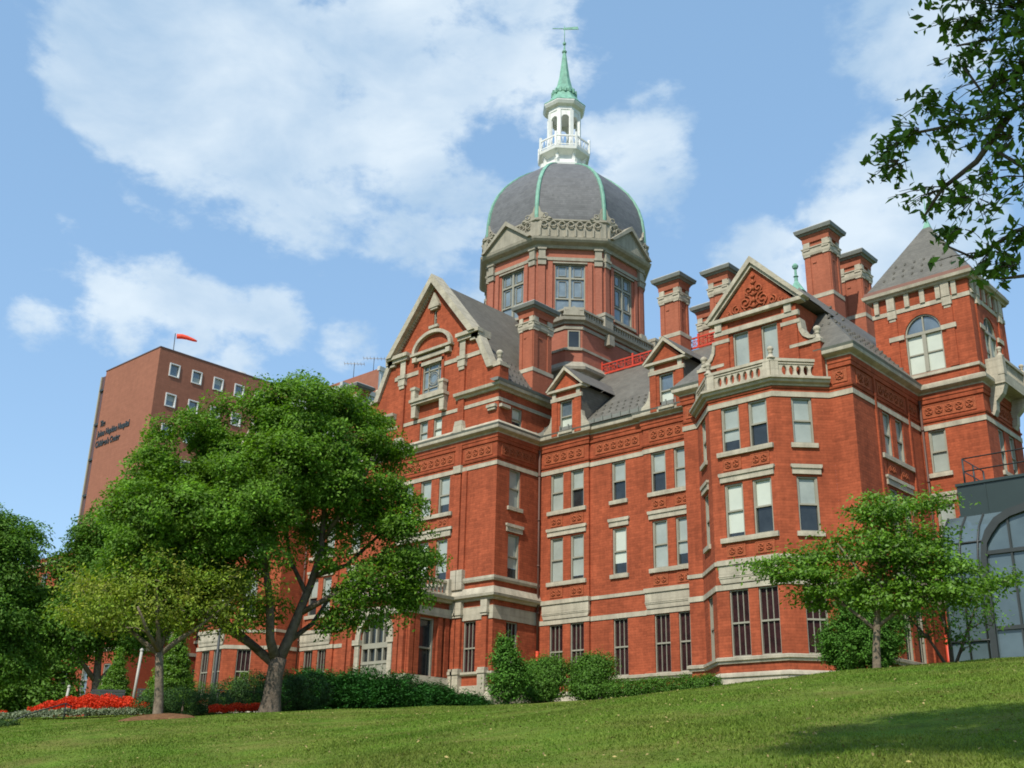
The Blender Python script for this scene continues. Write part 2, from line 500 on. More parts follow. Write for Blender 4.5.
winrng = random.Random(3)
def window(F, a, b, c, d, style='sash', parent=HB, dd=0.0, arch=0.0, sill=True, lintel=None, blind=None):
    """pane + frame (+ sill) in a wall opening a..b, c..d (d = springing height when arch > 0)"""
    w = b - a
    pane = MB()
    dp = dd - 0.19
    t = 0.06 if style == 'gf' else 0.085
    def pol(mb, pts, z, mi):
        mb.add([F.p(u, q, z) for u, q in pts], [tuple(range(len(pts)))], mi)
    fr = MB()
    fz0, fz1 = dd - 0.24, dd - 0.07
    if arch:
        cx, r = (a + b) / 2, w / 2
        pts = [(cx + r * cos(pi * k / 16), d + arch * sin(pi * k / 16)) for k in range(17)]
        pol(pane, pts, dp, 1)
        inner = [(cx + (r - t) * cos(pi * k / 16), d + (arch - t) * sin(pi * k / 16)) for k in range(17)]
        for k in range(16):
            q = [pts[k], pts[k + 1], inner[k + 1], inner[k]]
            prism(fr, F, q, fz0, fz1)
        box(fr, F, cx - .04, cx + .04, d, d + arch - t, fz0 + .01, fz1 - .03)
        box(fr, F, a, b, d - .09, d + .09, fz0, fz1 + .04)
    # frame surround
    box(fr, F, a, a + t, c, d, fz0, fz1); box(fr, F, b - t, b, c, d, fz0, fz1)
    box(fr, F, a + t, b - t, c, c + t, fz0, fz1); box(fr, F, a + t, b - t, d - t, d, fz0, fz1)
    bar = lambda u0, u1, z0, z1, k=0: box(fr, F, u0, u1, z0, z1, fz0 + .01 + k, fz1 - .05 + k)
    mid = (c + d) / 2
    if style == 'sash':
        bl = winrng.choice([0.55, 1.0, 1.0, 0.75, 0.5, 0.9]) if blind is None else blind
        zb = d - (d - c) * bl
        bi = winrng.choice([0, 0, 3, 0])
        pol(pane, [(a, zb), (b, zb), (b, d), (a, d)], dp, bi)
        if zb > c + .01:
            pol(pane, [(a, c), (b, c), (b, zb), (a, zb)], dp - .02, 1)
        bar(a + t, b - t, mid - .045, mid + .045, .03)
        bar(a + t, a + t + .05, mid, d - t, .02); bar(b - t - .05, b - t, mid, d - t, .02)
        mats = [BLIND, GLASS, CURTAIN, BLIND2]
    elif style == 'gf':
        pol(pane, [(a, c), (b, c), (b, d), (a, d)], dp, 2)
        bar(a + t, b - t, mid - .045, mid + .045, .03)
        for k in (1, 2):
            u = a + t + (w - 2 * t) * k / 3
            bar(u - .017, u + .017, c + t, d - t)
        mats = [BLIND, GLASS, CURTAIN, BLIND2]
    elif style == 'cross':                         # drum windows: leaded lights, mullion and transoms
        pol(pane, [(a, c), (b, c), (b, d), (a, d)], dp, 0)
        cu = (a + b) / 2
        bar(cu - .09, cu + .09, c + t, d - t, .05)
        for f in (0.30, 0.72):
            z = c + (d - c) * f
            bar(a + t, b - t, z - .06 - (.03 if f > .5 else 0), z + .06, .04)
        for s in (0, 1):
            u0 = a + t if s == 0 else cu + .09; u1 = cu - .09 if s == 0 else b - t
            for (e, z0, z1) in ((.2, c + (d - c) * .34, c + (d - c) * .66), (.2, c + (d - c) * .76, d - .2)):
                ww = u1 - u0
                uu0, uu1 = u0 + e * ww, u1 - e * ww
                for (p, q, r_, s_) in ((uu0, uu0 + .03, z0, z1), (uu1 - .03, uu1, z0, z1), (uu0, uu1, z0, z0 + .03), (uu0, uu1, z1 - .03, z1)):
                    bar(p, q, r_, s_, .005)
        mats = [LEADG]
    elif style == 'square':                        # pavilion: round centre light
        pol(pane, [(a, c), (b, c), (b, d), (a, d)], dp, 0)
        cu, cz = (a + b) / 2, (c + d) / 2
        R = w * .25
        tube(fr, [F.p(cu + R * cos(2 * pi * k / 20), cz + R * sin(2 * pi * k / 20), dd - .12) for k in range(21)], .035, 5)
        tube(fr, [F.p(cu + R * .72 * cos(2 * pi * k / 20), cz + R * .72 * sin(2 * pi * k / 20), dd - .12) for k in range(21)], .02, 4)
        for (p, q, r_, s_) in ((a + w * .24, a + w * .28, c + t, d - t), (b - w * .28, b - w * .24, c + t, d - t), (a + t, b - t, c + w * .2, c + w * .24), (a + t, b - t, d - w * .24, d - w * .2)):
            bar(p, q, r_, s_)
        mats = [LEADG]
    elif style == 'plain':
        pol(pane, [(a, c), (b, c), (b, d), (a, d)], dp, 0)
        mats = [BLIND]
    elif style == 'dark':
        pol(pane, [(a, c), (b, c), (b, d), (a, d)], dp, 0)
        bar(a + t, b - t, mid - .04, mid + .04)
        mats = [GLASS]
    elif style == 'tower':
        pol(pane, [(a, c), (b, c), (b, d), (a, d)], dp, 0)
        cu = (a + b) / 2
        bar(cu - .11, cu + .11, c + t, d - .09, .08)
        bar(a + t, b - t, mid - .04, mid + .04, .0)
        mats = [BLIND2, GLASS_S]
    po = pane.build('window', mats, parent)
    fr.build('frame', FRAME, po)
    if sill:
        sb = MB()
        box(sb, F, a - .16, b + .16, c - .24, c, dd - .2, dd + .13)
        sb.build('sill', STONE, po)
    return po

def rect(a, b, c, d):
    return [(a, c), (b, c), (b, d), (a, d)]
Z1 = (6.45, 9.75); Z2 = (12.4, 15.25); Z3 = (17.0, 19.5)

def relief(mb_, F, u0, u1, z0, z1, dd, seed=0):
    """terracotta panel with a carved scroll pattern"""
    mb = MB()
    box(mb, F, u0, u1, z0, z1, dd, dd + .03)
    e = .05
    for (a, b, c, d) in ((u0, u1, z0, z0 + e), (u0, u1, z1 - e, z1), (u0, u0 + e, z0 + e, z1 - e), (u1 - e, u1, z0 + e, z1 - e)):
        box(mb, F, a, b, c, d, dd + .03, dd + .045)
    n = max(1, round((u1 - u0 - .1) / (z1 - z0) * 1.25))
    w = (u1 - u0 - .16) / n; h = z1 - z0 - .16
    zc = (z0 + z1) / 2
    for k in range(n):
        c = u0 + .08 + w * (k + .5)
        R = min(w, h) * .36
        tube(mb, [F.p(c + R * cos(a_), zc + R * sin(a_), dd + .055) for a_ in [2 * pi * i / 10 for i in range(11)]], .028, 4)
        for q in range(4):
            a_ = pi / 4 + q * pi / 2
            tube(mb, [F.p(c + .02 * cos(a_), zc + .02 * sin(a_), dd + .05), F.p(c + w * .44 * cos(a_), zc + h * .46 * sin(a_), dd + .05)], [.06, .025], 4)
        lathe_pts = [F.p(c, zc, dd + .12)] + [F.p(c + R * .42 * cos(2 * pi * i / 8), zc + R * .42 * sin(2 * pi * i / 8), dd + .03) for i in range(8)]
        mb.add(lathe_pts, [(0, i + 1, (i + 1) % 8 + 1) for i in range(8)])
    mb.build('terracotta_panel', TERRA, HB)

def facade(F, u0, u1, ztop, wins, name='wall', zbot=G0, dd=0.0, extra=(), mb=None, m=BRICK, outline=None):
    """wins: (a, b, c, d, style, arch, sill[, blind])"""
    own = mb is None
    mb = mb or MB()
    holes = []
    for w in wins:
        a, b, c, d, st, ar = w[:6]
        if ar:
            cx, r = (a + b) / 2, (b - a) / 2
            holes.append([(a, c), (b, c)] + [(cx + r * cos(pi * k / 16), d + ar * sin(pi * k / 16)) for k in range(17)])
        else:
            holes.append(rect(a, b, c, d))
    sheet(mb, F, outline or rect(u0, u1, zbot, ztop), holes, dd, 0.25)
    for w in wins:
        window(F, w[0], w[1], w[2], w[3], w[4], HB, dd, w[5], w[6], blind=w[7] if len(w) > 7 else None)
    if own:
        return mb.build(name, m, HB)

BANDS = [(.05, 9.77, 10.05), (.06, 11.04, 11.25), (.05, 19.52, 19.80)]
CORN = [(-.05, 21.62), (.14, 21.62), (.16, 21.70), (.40, 21.80), (.46, 21.84), (.47, 22.02), (-.05, 22.02)]
GUTT = [(-.05, 22.024), (.46, 22.024), (.53, 22.16), (.40, 22.22), (-.05, 22.22)]
MOULD = [(-.04, 19.98), (.06, 19.98), (.09, 20.07), (-.04, 20.10)]
BMOULD = [(-.04, 21.08), (.08, 21.10), (.09, 21.30), (.13, 21.34), (.14, 21.616), (-.04, 21.616)]
def courses(path, sections=True, plinth=True, top=True, tops=None):
    for d, z0, z1 in BANDS:
        st = MB()
        sweep(st, path, rectprof(d, z0, z1))
        st.build('stone_band', STONE, HB)
    st = MB()
    # moulded sill course under the ground floor windows
    sweep(st, path, [(-.04, 6.10), (.10, 6.12), (.12, 6.22), (.20, 6.26), (.20, 6.40), (.10, 6.44), (-.04, 6.44)])
    st.build('sill_course', STONE, HB)
    st = MB()
    if plinth:
        sweep(st, path, [(-.04, G0), (.28, G0), (.28, 5.12), (.20, 5.18), (.18, 5.42), (.26, 5.46), (.22, 5.60), (.06, 5.68), (-.04, 5.68)])
    st.build('plinth', STONE, HB)
    br = MB()
    sweep(br, path, MOULD)
    for q in (tops or [path]):
        sweep(br, q, [(-.04, 21.08), (.08, 21.10), (.09, 21.30), (.13, 21.34), (.14, 21.616), (-.04, 21.616)])
    br.build('brick_moulding', BRICK, HB)
    if top:
        t = MB(); sweep(t, path, CORN); t.build('cornice', STONE, HB)
        t = MB(); sweep(t, path, GUTT); t.build('gutter', GUTTER, HB)

def lintel2(mb_, F, a, b, dd):
    mb = MB()
    box(mb, F, a - .20, b + .20, 15.36, 15.66, dd - .05, dd + .09)
    prism(mb, F, [(a - .22, 15.66), (b + .22, 15.66), (b + .27, 15.74), (b + .27, 15.86), (a - .27, 15.86), (a - .27, 15.74)], dd - .05, dd + .15)
    mb.build('lintel', STONE, HB)
def corbel1(mb_, F, a, b, dd):
    mb = MB()
    box(mb, F, a, b, 10.34, 11.04, dd - .05, dd + .13)
    prism(mb, F, [(a + .1, 10.08), (b - .1, 10.08), (b, 10.34), (a, 10.34)], dd - .05, dd + .10)
    box(mb, F, a - .05, b + .05, 11.0, 11.26, dd - .05, dd + .20)
    box(mb, F, a - .02, b + .02, 10.42, 10.47, dd - .05, dd + .15)
    mb.build('stone_corbel', STONE, HB)

def central_section(x0, x1, zones):
    """front wall between pavilion and wing; zones: ('pair', xa, xb, w1, w2) or ('mid', xa, xb, w)"""
    path = []
    wall = MB(); stone = MB(); terra = MB()
    F = Fr(0, 52.76, 0)
    for z in zones:
        dd = .06 if z[0] == 'pair' else -.09
        xa, xb = z[1], z[2]
        path += [(xa, 52.76 - dd), (xb, 52.76 - dd)]
        ws = []
        for c in z[3:]:
            for (lo, hi), st in ((Z1, 'gf'), (Z2, 'sash'), (Z3, 'sash')):
                ws.append((c - .54, c + .54, lo, hi, st, 0, z[0] == 'mid' and st != 'gf'))
        facade(F, xa, xb, 21.3, ws, dd=dd, mb=wall)
        if z is not zones[-1]:
            box(wall, F, xb - .002, xb + .001, G0, 21.3, -.09, .06)
        l, r = z[3] - .54, z[-1] + .54
        if z[0] == 'pair':
            for lo in (Z2[0], Z3[0]):
                box(stone, F, l - .22, r + .22, lo - .25, lo, dd - .2, dd + .14)
            corbel1(stone, F, l - .55, r + .45, dd)
            for c in z[3:]:
                relief(terra, F, c - .52, c + .52, 15.98, 16.62, dd)
                relief(terra, F, c - .52, c + .52, 11.42, 12.02, dd)
        lintel2(stone, F, l, r, dd)
        relief(terra, F, xa + .45, xb - .35, 20.24, 21.0, dd)
    wall.build('wall', BRICK, HB)
    stone.build('stone_dressing', STONE, HB)
    courses(path)
    return path
central_section(-46.3, -33.65, [('pair', -46.3, -42.1, -44.74, -43.05), ('mid', -42.1, -37.8, -39.83), ('pair', -37.8, -33.3, -36.73, -35.06)])
central_section(-71.0, -59.7, [('pair', -71.0, -66.8, -69.7, -68.05), ('mid', -66.8, -63.4, -65.1), ('pair', -63.4, -59.7, -62.3, -60.65)])

# ------------------------------------------------------------------ wings with the angled bay
def wing(xc, side, full=True):
    """side = +1: tower on the right, -1: tower on the left"""
    y0, yb = 50.44, 48.3
    L, R = xc - 5.0, xc + 5.35
    bl, bf0, bf1, br_ = xc - 4.07, xc - 1.93, xc + 1.93, xc + 4.07
    wall = MB(); stone = MB(); terra = MB()
    FF = Fr(0, y0, 0)
    # flat pieces beside the bay, sides
    facade(FF, L, bl, 21.3, [], mb=wall); facade(FF, br_, R, 21.3, [], mb=wall)
    FL = Fr(L, 60, -90); facade(FL, 60 - 52.9, 60 - y0, 21.3, [], mb=wall) if False else None
    sheet(wall, Fr(L, 0, -90), rect(-60 if side > 0 else -60, -y0, G0, 21.3), [], 0)
    FS = Fr(R, 0, 90)
    ws = []
    yend = 58.86 if side > 0 else 62
    for c in ((54.33, 55.9) if side > 0 else ()):
        for (lo, hi), st in ((Z1, 'gf'), (Z2, 'sash'), (Z3, 'sash')):
            ws.append((c - .48, c + .48, lo, hi, st, 0, False))
    facade(FS, y0, yend, 21.3, ws, mb=wall)
    if side > 0:
        for lo in (Z2[0], Z3[0]):
            box(stone, FS, 53.3, 57.1, lo - .25, lo, -.2, .14)
        lintel2(stone, FS, 53.75, 56.45, 0)
        corbel1(stone, FS, 53.2, 57.0, 0)
        for c in (54.33, 55.9):
            relief(terra, FS, c - .5, c + .5, 15.98, 16.62, 0)
            relief(terra, FS, c - .5, c + .5, 11.42, 12.02, 0)
        relief(terra, FS, 51.0, 52.6, 20.24, 21.0, 0); relief(terra, FS, 53.4, 56.8, 20.24, 21.0, 0); relief(terra, FS, 57.2, 58.5, 20.24, 21.0, 0)
        for (a, b) in ((52.95, 53.12), (57.15, 57.3)):
            box(wall, FS, a, b, 6.45, 21.25, -.02, .09)
    relief(terra, FF, R - 1.02, R - .2, 20.24, 21.0, 0)
    relief(terra, FF, L + .2, L + 1.02, 20.24, 21.0, 0)
    # bay faces
    FB = Fr(0, yb, 0)
    ws = []
    for c in (-.64, 1.02):
        for (lo, hi), st in ((Z1, 'gf'), (Z2, 'sash'), (Z3, 'sash')):
            ws.append((xc + c - .55 + .25 * 0, xc + c + .55, lo, hi, st, 0, False))
    facade(FB, bf0, bf1, 20.1, ws, mb=wall)
    l, r = xc - 1.19, xc + 1.57
    for lo in (Z2[0], Z3[0]):
        box(stone, FB, l - .28, r + .28, lo - .25, lo, -.2, .16)
    lintel2(stone, FB, l, r, 0)
    corbel1(stone, FB, bf0 + .25, bf1 - .15, 0)
    for c in (-.64, 1.02):
        relief(terra, FB, xc + c - .55, xc + c + .55, 15.98, 16.62, 0)
        relief(terra, FB, xc + c - .55, xc + c + .55, 11.42, 12.02, 0)
    w = 3.026
    for F in (Fr(bf1, yb, 45), Fr(bl, y0, -45)):
        ws = []
        for (lo, hi), st in ((Z1, 'gf'), (Z2, 'sash'), (Z3, 'sash')):
            ws.append((w / 2 - .54, w / 2 + .54, lo, hi, st, 0, st != 'gf'))
        facade(F, 0, w, 20.1, ws, mb=wall)
        lintel2(stone, F, w / 2 - .54, w / 2 + .54, 0)
    baypath = [(bl, y0), (bf0, yb), (bf1, yb), (br_, y0)]
    outline = [(L, 52.7), (L, y0)] + baypath + [(R, y0), (R, yend)]
    # bay cornice, deck
    t = MB()
    sweep(t, baypath, [(-.05, 20.08), (.10, 20.12), (.12, 20.22), (.30, 20.28), (.34, 20.40), (.44, 20.44), (.44, 20.56), (-.05, 20.56)])
    dk = [(bl, y0, 20.5), (bf0, yb, 20.5), (bf1, yb, 20.5), (br_, y0, 20.5)]
    t.add(dk, [(0, 1, 2, 3)])
    t.build('bay_cornice', STONE, HB)
    wall.build('wall', BRICK, HB); stone.build('stone_dressing', STONE, HB)
    pths = ([(L, 52.7), (L, y0), (xc - 4.15, y0)], [(xc + 4.15, y0), (R, y0), (R, yend)])
    courses(outline, top=False, tops=pths)
    for pth in ([(L, 52.7), (L, y0), (xc - 3.6, y0)], [(xc + 3.6, y0), (R, y0), (R, yend)]):
        t = MB(); sweep(t, pth, CORN); t.build('cornice', STONE, HB)
        t = MB(); sweep(t, pth, GUTT); t.build('gutter', GUTTER, HB)
    # balustrade on the bay: stone panels with oval openings, corner piers, urns
    bal = MB()
    i = .12
    segs = [((bl, y0), (bf0, yb), 5), ((bf0, yb), (bf1, yb), 7), ((bf1, yb), (br_, y0), 5)]
    for (p, q, n) in segs:
        dx, dy = q[0] - p[0], q[1] - p[1]
        ln = sqrt(dx * dx + dy * dy)
        F = Fr(p[0], p[1], math.degrees(math.atan2(dy, dx)))
        holes = []
        m0 = .55
        st = (ln - 2 * m0) / n
        for k in range(n):
            c = m0 + st * (k + .5)
            holes.append([(c + .13 * cos(2 * pi * j / 14), 21.02 + .27 * sin(2 * pi * j / 14)) for j in range(14)])
        sheet(bal, F, rect(.05, ln - .05, 20.56, 21.5), holes, -.02, both=-.24)
        box(bal, F, -.05, ln + .05, 21.5, 21.66, -.30, .06)
        box(bal, F, .3, ln - .3, 21.36, 21.42, -.02, .03); box(bal, F, .3, ln - .3, 20.62, 20.70, -.02, .03)
        box(bal, F, 0, .42, 20.56, 21.5, -.26, .05); box(bal, F, ln - .42, ln, 20.56, 21.5, -.26, .05)
    for (x, y) in baypath:
        urn(bal, x, y + .12, 21.66, .72)
    bal.build('balustrade', STONE, HB)
    # gabled dormer wall behind the balustrade
    F = Fr(xc + .2, 50.0, 0)
    gb = MB()
    wsg = [(-1.42, -.42, 22.3, 24.42), (.38, 1.38, 22.3, 24.42)]
    facade(F, -2.35, 2.55, 25.25, [(a, b, c, d, 'plain', 0, False) for a, b, c, d in wsg], mb=gb, zbot=20.5)
    for u in (-2.5, 1.75):
        box(gb, F, u, u + .85, 20.5, 25.05, .002, .10)
    prism(gb, F, [(-2.5, 25.25), (2.7, 25.25), (.1, 28.2)], -.3, .02)
    # side walls of the dormer
    for u in (-2.35, 2.55):
        box(gb, F, u - .03, u + .03, 21.5, 25.25, -4, 0)
    # shoulders
    for s in (-1, 1):
        b0 = 2.6 if s > 0 else 2.5
        pts = [(s * (b0 - .1) + (.0), 20.5), (s * (b0 + 1.05), 20.5), (s * (b0 + 1.05), 22.6), (s * (b0 + .85), 22.75), (s * (b0 + .45), 22.95), (s * (b0 + .2), 23.3), (s * (b0 + .08), 23.9), (s * (b0 - .1), 23.9)]
        prism(gb, F, pts, -.5, .0)
        box(gb, F, min(s * (b0 + .75), s * (b0 + 1.25)), max(s * (b0 + .75), s * (b0 + 1.25)), 20.5, 22.75, -.52, .06)
    gb.build('gable_wall', BRICK, HB)
    gs = MB()
    box(gs, F, -2.55, 2.75, 24.46, 24.74, -.05, .14)
    box(gs, F, -2.6, 2.8, 23.95, 24.12, -.0, .13) if False else None
    box(gs, F, -2.6, -1.6, 23.98, 24.2, -.02, .13); box(gs, F, 1.65, 2.8, 23.98, 24.2, -.02, .13)
    for u in (-2.45, 1.95):
        box(gs, F, u, u + .42, 24.72, 25.2, -.05, .20)
    box(gs, F, -2.85, 3.05, 25.2, 25.42, -.25, .30)
    for s in (-1, 1):                                     # raking cornices
        a = (.1 + s * 2.95, 25.35); top = (.1, 28.75)
        prism(gs, F, [a, (.1 + s * 3.15, 25.42), top, (.1, 28.35)], -.45, .34)
        prism(gs, F, [(.1 + s * 2.65, 25.42), (.1 + s * 2.85, 25.42), (.1, 28.4), (.1, 28.12)], .0, .20)
        b0 = 2.6 if s > 0 else 2.5                        # scrolls
        pts = [(b0 + .02, 24.1), (b0 + .10, 23.5), (b0 + .28, 23.15), (b0 + .6, 22.92), (b0 + 1.0, 22.86)]
        for (p, q) in zip(pts, pts[1:]):
            prism(gs, F, [(s * p[0], p[1]), (s * (p[0] + .18), p[1] + .14), (s * (q[0] + .18 if q is not pts[-1] else q[0]), q[1] + .16), (s * q[0], q[1])], -.5, .1)
        box(gs, F, min(s * (b0 - .5), s * (b0 + 1.3)), max(s * (b0 - .5), s * (b0 + 1.3)), 22.6, 22.78, -.54, .12)
        x, y, _ = F.p(s * (b0 + 1.0), 0, -.2)
        urn(gs, x, y, 22.8, .85)
    gs.build('gable_coping', STONE, HB)
    orn = MB()                                            # carved tympanum
    def spiral(cx, cz, r, turns, sgn, a0):
        P = []
        for k in range(26):
            q = k / 25
            a_ = a0 + sgn * turns * 2 * pi * q
            P.append(F.p(.1 + cx + r * (1 - q * .8) * cos(a_), cz + r * (1 - q * .8) * sin(a_), .07))
        tube(orn, P, .05, 5)
    for s in (-1, 1):
        spiral(s * .55, 26.05, .42, 1.6, s, pi / 2)
        spiral(s * 1.15, 25.78, .28, 1.4, -s, pi / 2)
        spiral(s * .3, 26.75, .26, 1.3, s, -pi / 2)
        spiral(s * 1.65, 25.62, .16, 1.2, s, pi / 2)
        for k in range(7):
            u = s * (.25 + .28 * k)
            tube(orn, [F.p(.1 + u, 25.52, .05), F.p(.1 + u + s * .14, 25.62 + .1 * (k % 2), .09)], [.07, .03], 5)
    for k in range(6):
        z = 25.6 + k * .36
        tube(orn, [F.p(.1, z, .05), F.p(.1, z + .3, .1)], [.13 - .012 * k, .05], 6)
        for s in (-1, 1):
            tube(orn, [F.p(.1, z + .05, .06), F.p(.1 + s * (.32 - .04 * k), z + .22, .08)], [.06, .03], 5)
    orn.build('carved_ornament', TERRA, HB)
    # hipped slate roof
    rf = MB()
    e = .42
    zl, zr_ = 22.2, 29.25
    A = (L - e, y0 - e, zl); B_ = (R + e, y0 - e, zl)
    ap = (xc, 55.75, zr_)
    yb_ = 73
    Cc = (R + e, yb_, zl); D = (L - e, yb_, zl); bk = (xc, yb_, zr_)
    rf.add([A, B_, ap, Cc, bk, D], [(0, 1, 2), (1, 3, 4, 2), (0, 2, 4, 5)])
    # dormer roof running back into the hip
    gx = xc + .3
    rf.add([(gx - 3.05, 49.7, 25.45), (gx, 49.7, 28.7), (gx + 3.05, 49.7, 25.45), (gx - 3.05, 53.6, 25.45), (gx, 56.0, 28.7), (gx + 3.05, 53.6, 25.45)],
           [(0, 1, 4, 3), (1, 2, 5, 4)])
    rf.add([(gx - 3.0, 49.75, 25.43), (gx + 3.0, 49.75, 25.43), (gx + 3.0, 53.55, 25.43), (gx - 3.0, 53.55, 25.43)], [(0, 1, 2, 3)])
    for k in range(3):                                    # snow guards
        for j in range(9 - k):
            y = y0 + 1.2 + .62 * k; z = zl + (y - y0 + e) * (zr_ - zl) / (55.75 - y0 + e)
            x = xc + 3.4 + .42 * j + .2 * (k % 2)
            if x < R - .5 - .62 * k + 0.2 and x > gx + 2.9:
                box(rf, Fr(x, y, 0), -.06, .06, z - .02, z + .1, -.08, .05)
    for k in range(3):
        for j in range(26):
            d_ = 1.0 + .55 * k
            x = R + e - d_; z = zl + d_ * (zr_ - zl) / (5.35 + e)
            y = y0 + 1.6 + .6 * j + .3 * (k % 2)
            box(rf, Fr(x, y, 90), -.06, .06, z - .02, z + .1, -.08, .05)
    roof = rf.build('roof', SLATE, HB)
    cap = MB()
    lathe(cap, xc, 55.75, [(.55, 28.72), (.12, 29.45), (.10, 29.75), (.17, 29.80), (.08, 29.9), (.07, 30.3), (.16, 30.36), (.2, 30.5), (.14, 30.62), (.04, 30.7)], 8, 22.5)
    cap.build('finial', COPPER, roof)
wing(-28.32, 1)
wing(-76.35, -1)

# ------------------------------------------------------------------ chimneys
def chimney(x0, x1, y0, y1, zb, zt, zband, parent=HB):
    mb = MB()
    box(mb, Fr(0, 0, 0), x0, x1, zb, zt - .9, -y1, -y0)
    F0 = Fr(x0, y0, 0); F1 = Fr(x1, y0, 90)
    for F, w in ((F0, x1 - x0), (F1, y1 - y0), (Fr(x0, y1, -90), y1 - y0)):
        for (a, b) in ((0, w * .22), (w * .78, w)):
            box(mb, F, a + .002, b - .002, zband + .3, zt - 1.0, -.02, .07)
        box(mb, F, w * .30, w * .46, zt - 2.55, zt - 2.45, -.02, .05)
    sweep(mb, [(x0, y0), (x1, y0), (x1, y1), (x0, y1)], [(-.3, zt - 1.0), (.10, zt - 1.0), (.12, zt - .7), (.2, zt - .55), (.2, zt - .48), (-.3, zt - .48)], True)
    sweep(mb, [(x0, y0), (x1, y0), (x1, y1), (x0, y1)], rectprof(.11, zb, zband + .02), True)
    c = mb.build('chimney', BRICK_CH, parent)
    st = MB()
    R4 = [(x0, y0), (x1, y0), (x1, y1), (x0, y1)]
    sweep(st, R4, rectprof(.14, zband, zband + .28), True)
    sweep(st, R4, [(-.05, zt - 1.95), (.10, zt - 1.95), (.14, zt - 1.80), (.14, zt - 1.5), (.20, zt - 1.45), (.20, zt - 1.38), (-.05, zt - 1.38)], True)
    for F, w in ((F0, x1 - x0), (F1, y1 - y0), (Fr(x0, y1, -90), y1 - y0)):
        for (a, b) in ((-.04, w * .24), (w * .76, w + .04)):
            box(st, F, a, b, zt - 1.38, zt - 1.0, -.05, .11)
            box(st, F, a, b, zt - 2.04, zt - 1.93, -.05, .13)
            box(st, F, a - .02, b + .02, zt - 1.60, zt - 1.48, -.05, .19)
    st.build('stone_band', STONE, c)
    cp = MB()
    sweep(cp, R4, [(-.3, zt - .48), (.26, zt - .48), (.32, zt - .38), (.44, zt - .34), (.50, zt - .12), (.50, zt - .08), (-.3, zt - .08)], True)
    cp.build('cap', GUTTER, c)
    tp = MB()
    sweep(tp, R4, [(-.3, zt - .08), (.40, zt - .08), (.36, zt + .03), (-.3, zt + .12)], True)
    for k in range(5):
        xx = x0 + (x1 - x0) * (k + .5) / 5
        box(tp, Fr(xx, y0, 0), -.14, .14, zt + .02, zt + .16, -.5, -.08)
    tp.build('flashing', LEAD, c)
chimney(-39.85, -38.35, 58.0, 59.1, 26, 34.0, 29.35)
chimney(-36.8, -35.4, 59.6, 60.9, 26, 34.3, 29.5)
chimney(-40.6, -39.1, 64.0, 65.2, 26, 34.2, 29.5)
chimney(-30.1, -28.4, 60.8, 62.1, 26, 35.6, 30.45)
chimney(-29.9, -28.4, 65.4, 66.8, 26, 35.4, 30.45)
chimney(-47.75, -46.55, 52.15, 54.05, 22.5, 32.15, 27.0)
chimney(-59.35, -58.15, 52.15, 54.05, 22.5, 32.15, 27.0)
chimney(-67.8, -66.3, 58.0, 59.1, 26, 34.0, 29.35)
chimney(-77.9, -76.3, 60.8, 62.1, 26, 35.6, 30.45)
chimney(-77.9, -76.3, 65.4, 66.8, 26, 35.4, 30.45)

# ------------------------------------------------------------------ low roofs between pavilion and wings
def low_roof(x0, x1, xr0, xr1):
    rf = MB()
    rf.add([(x0, 52.25, 22.2), (x1, 52.25, 22.2), (x1, 59.5, 28.72), (x0, 59.5, 28.72), (x0, 72, 28.72), (x1, 72, 28.72)], [(0, 1, 2, 3), (3, 2, 5, 4)])
    n = int((x1 - x0) / .55)
    for k in range(3):
        for j in range(n):
            y = 53.2 + .5 * k; z = 22.2 + (y - 52.25) * .9
            box(rf, Fr(x0 + .55 * j + .27 * (k % 2), y, 0), -.05, .05, z - .02, z + .1, -.08, .04)
    roof = rf.build('roof', SLATE, HB)
    g = MB()
    F = Fr(0, 52.2, 0)
    box(g, F, x0, x1, 22.2, 22.48, -.25, -.14)
    for j in range(int((x1 - x0) / .7)):
        box(g, F, x0 + .7 * j, x0 + .7 * j + .08, 22.2, 22.56, -.11, -.06)
    g.build('snow_board', GUTTER, roof)
    cr_ = MB()
    F = Fr(0, 59.45, 0)
    box(cr_, F, xr0, xr1, 28.76, 28.90, -.04, .04)
    box(cr_, F, xr0, xr1, 29.50, 29.60, -.04, .04); box(cr_, F, xr0, xr1, 29.30, 29.34, -.02, .02)
    k = 0
    x = xr0
    while x < xr1 - .3:
        big = k % 4 == 0
        box(cr_, F, x - (.07 if big else .02), x + (.07 if big else .02), 28.76, 29.80 if big else 29.52, -.05, .05)
        c = x + .35
        for s in (-1, 1):
            tube(cr_, [F.p(c - s * .3, 28.92, 0), F.p(c + s * .3, 29.30, 0)], .022, 4)
        tube(cr_, [F.p(c + .13 * cos(2 * pi * i / 8), 29.11 + .13 * sin(2 * pi * i / 8), 0) for i in range(9)], .02, 4)
        tube(cr_, [F.p(c + .08 * cos(2 * pi * i / 6), 29.42 + .07 * sin(2 * pi * i / 6), 0) for i in range(7)], .015, 4)
        x += .7; k += 1
    cr_.build('cresting', IRON, roof)
low_roof(-46.3, -31.5, -46.2, -31.5)
low_roof(-73.5, -59.7, -73.5, -59.9)

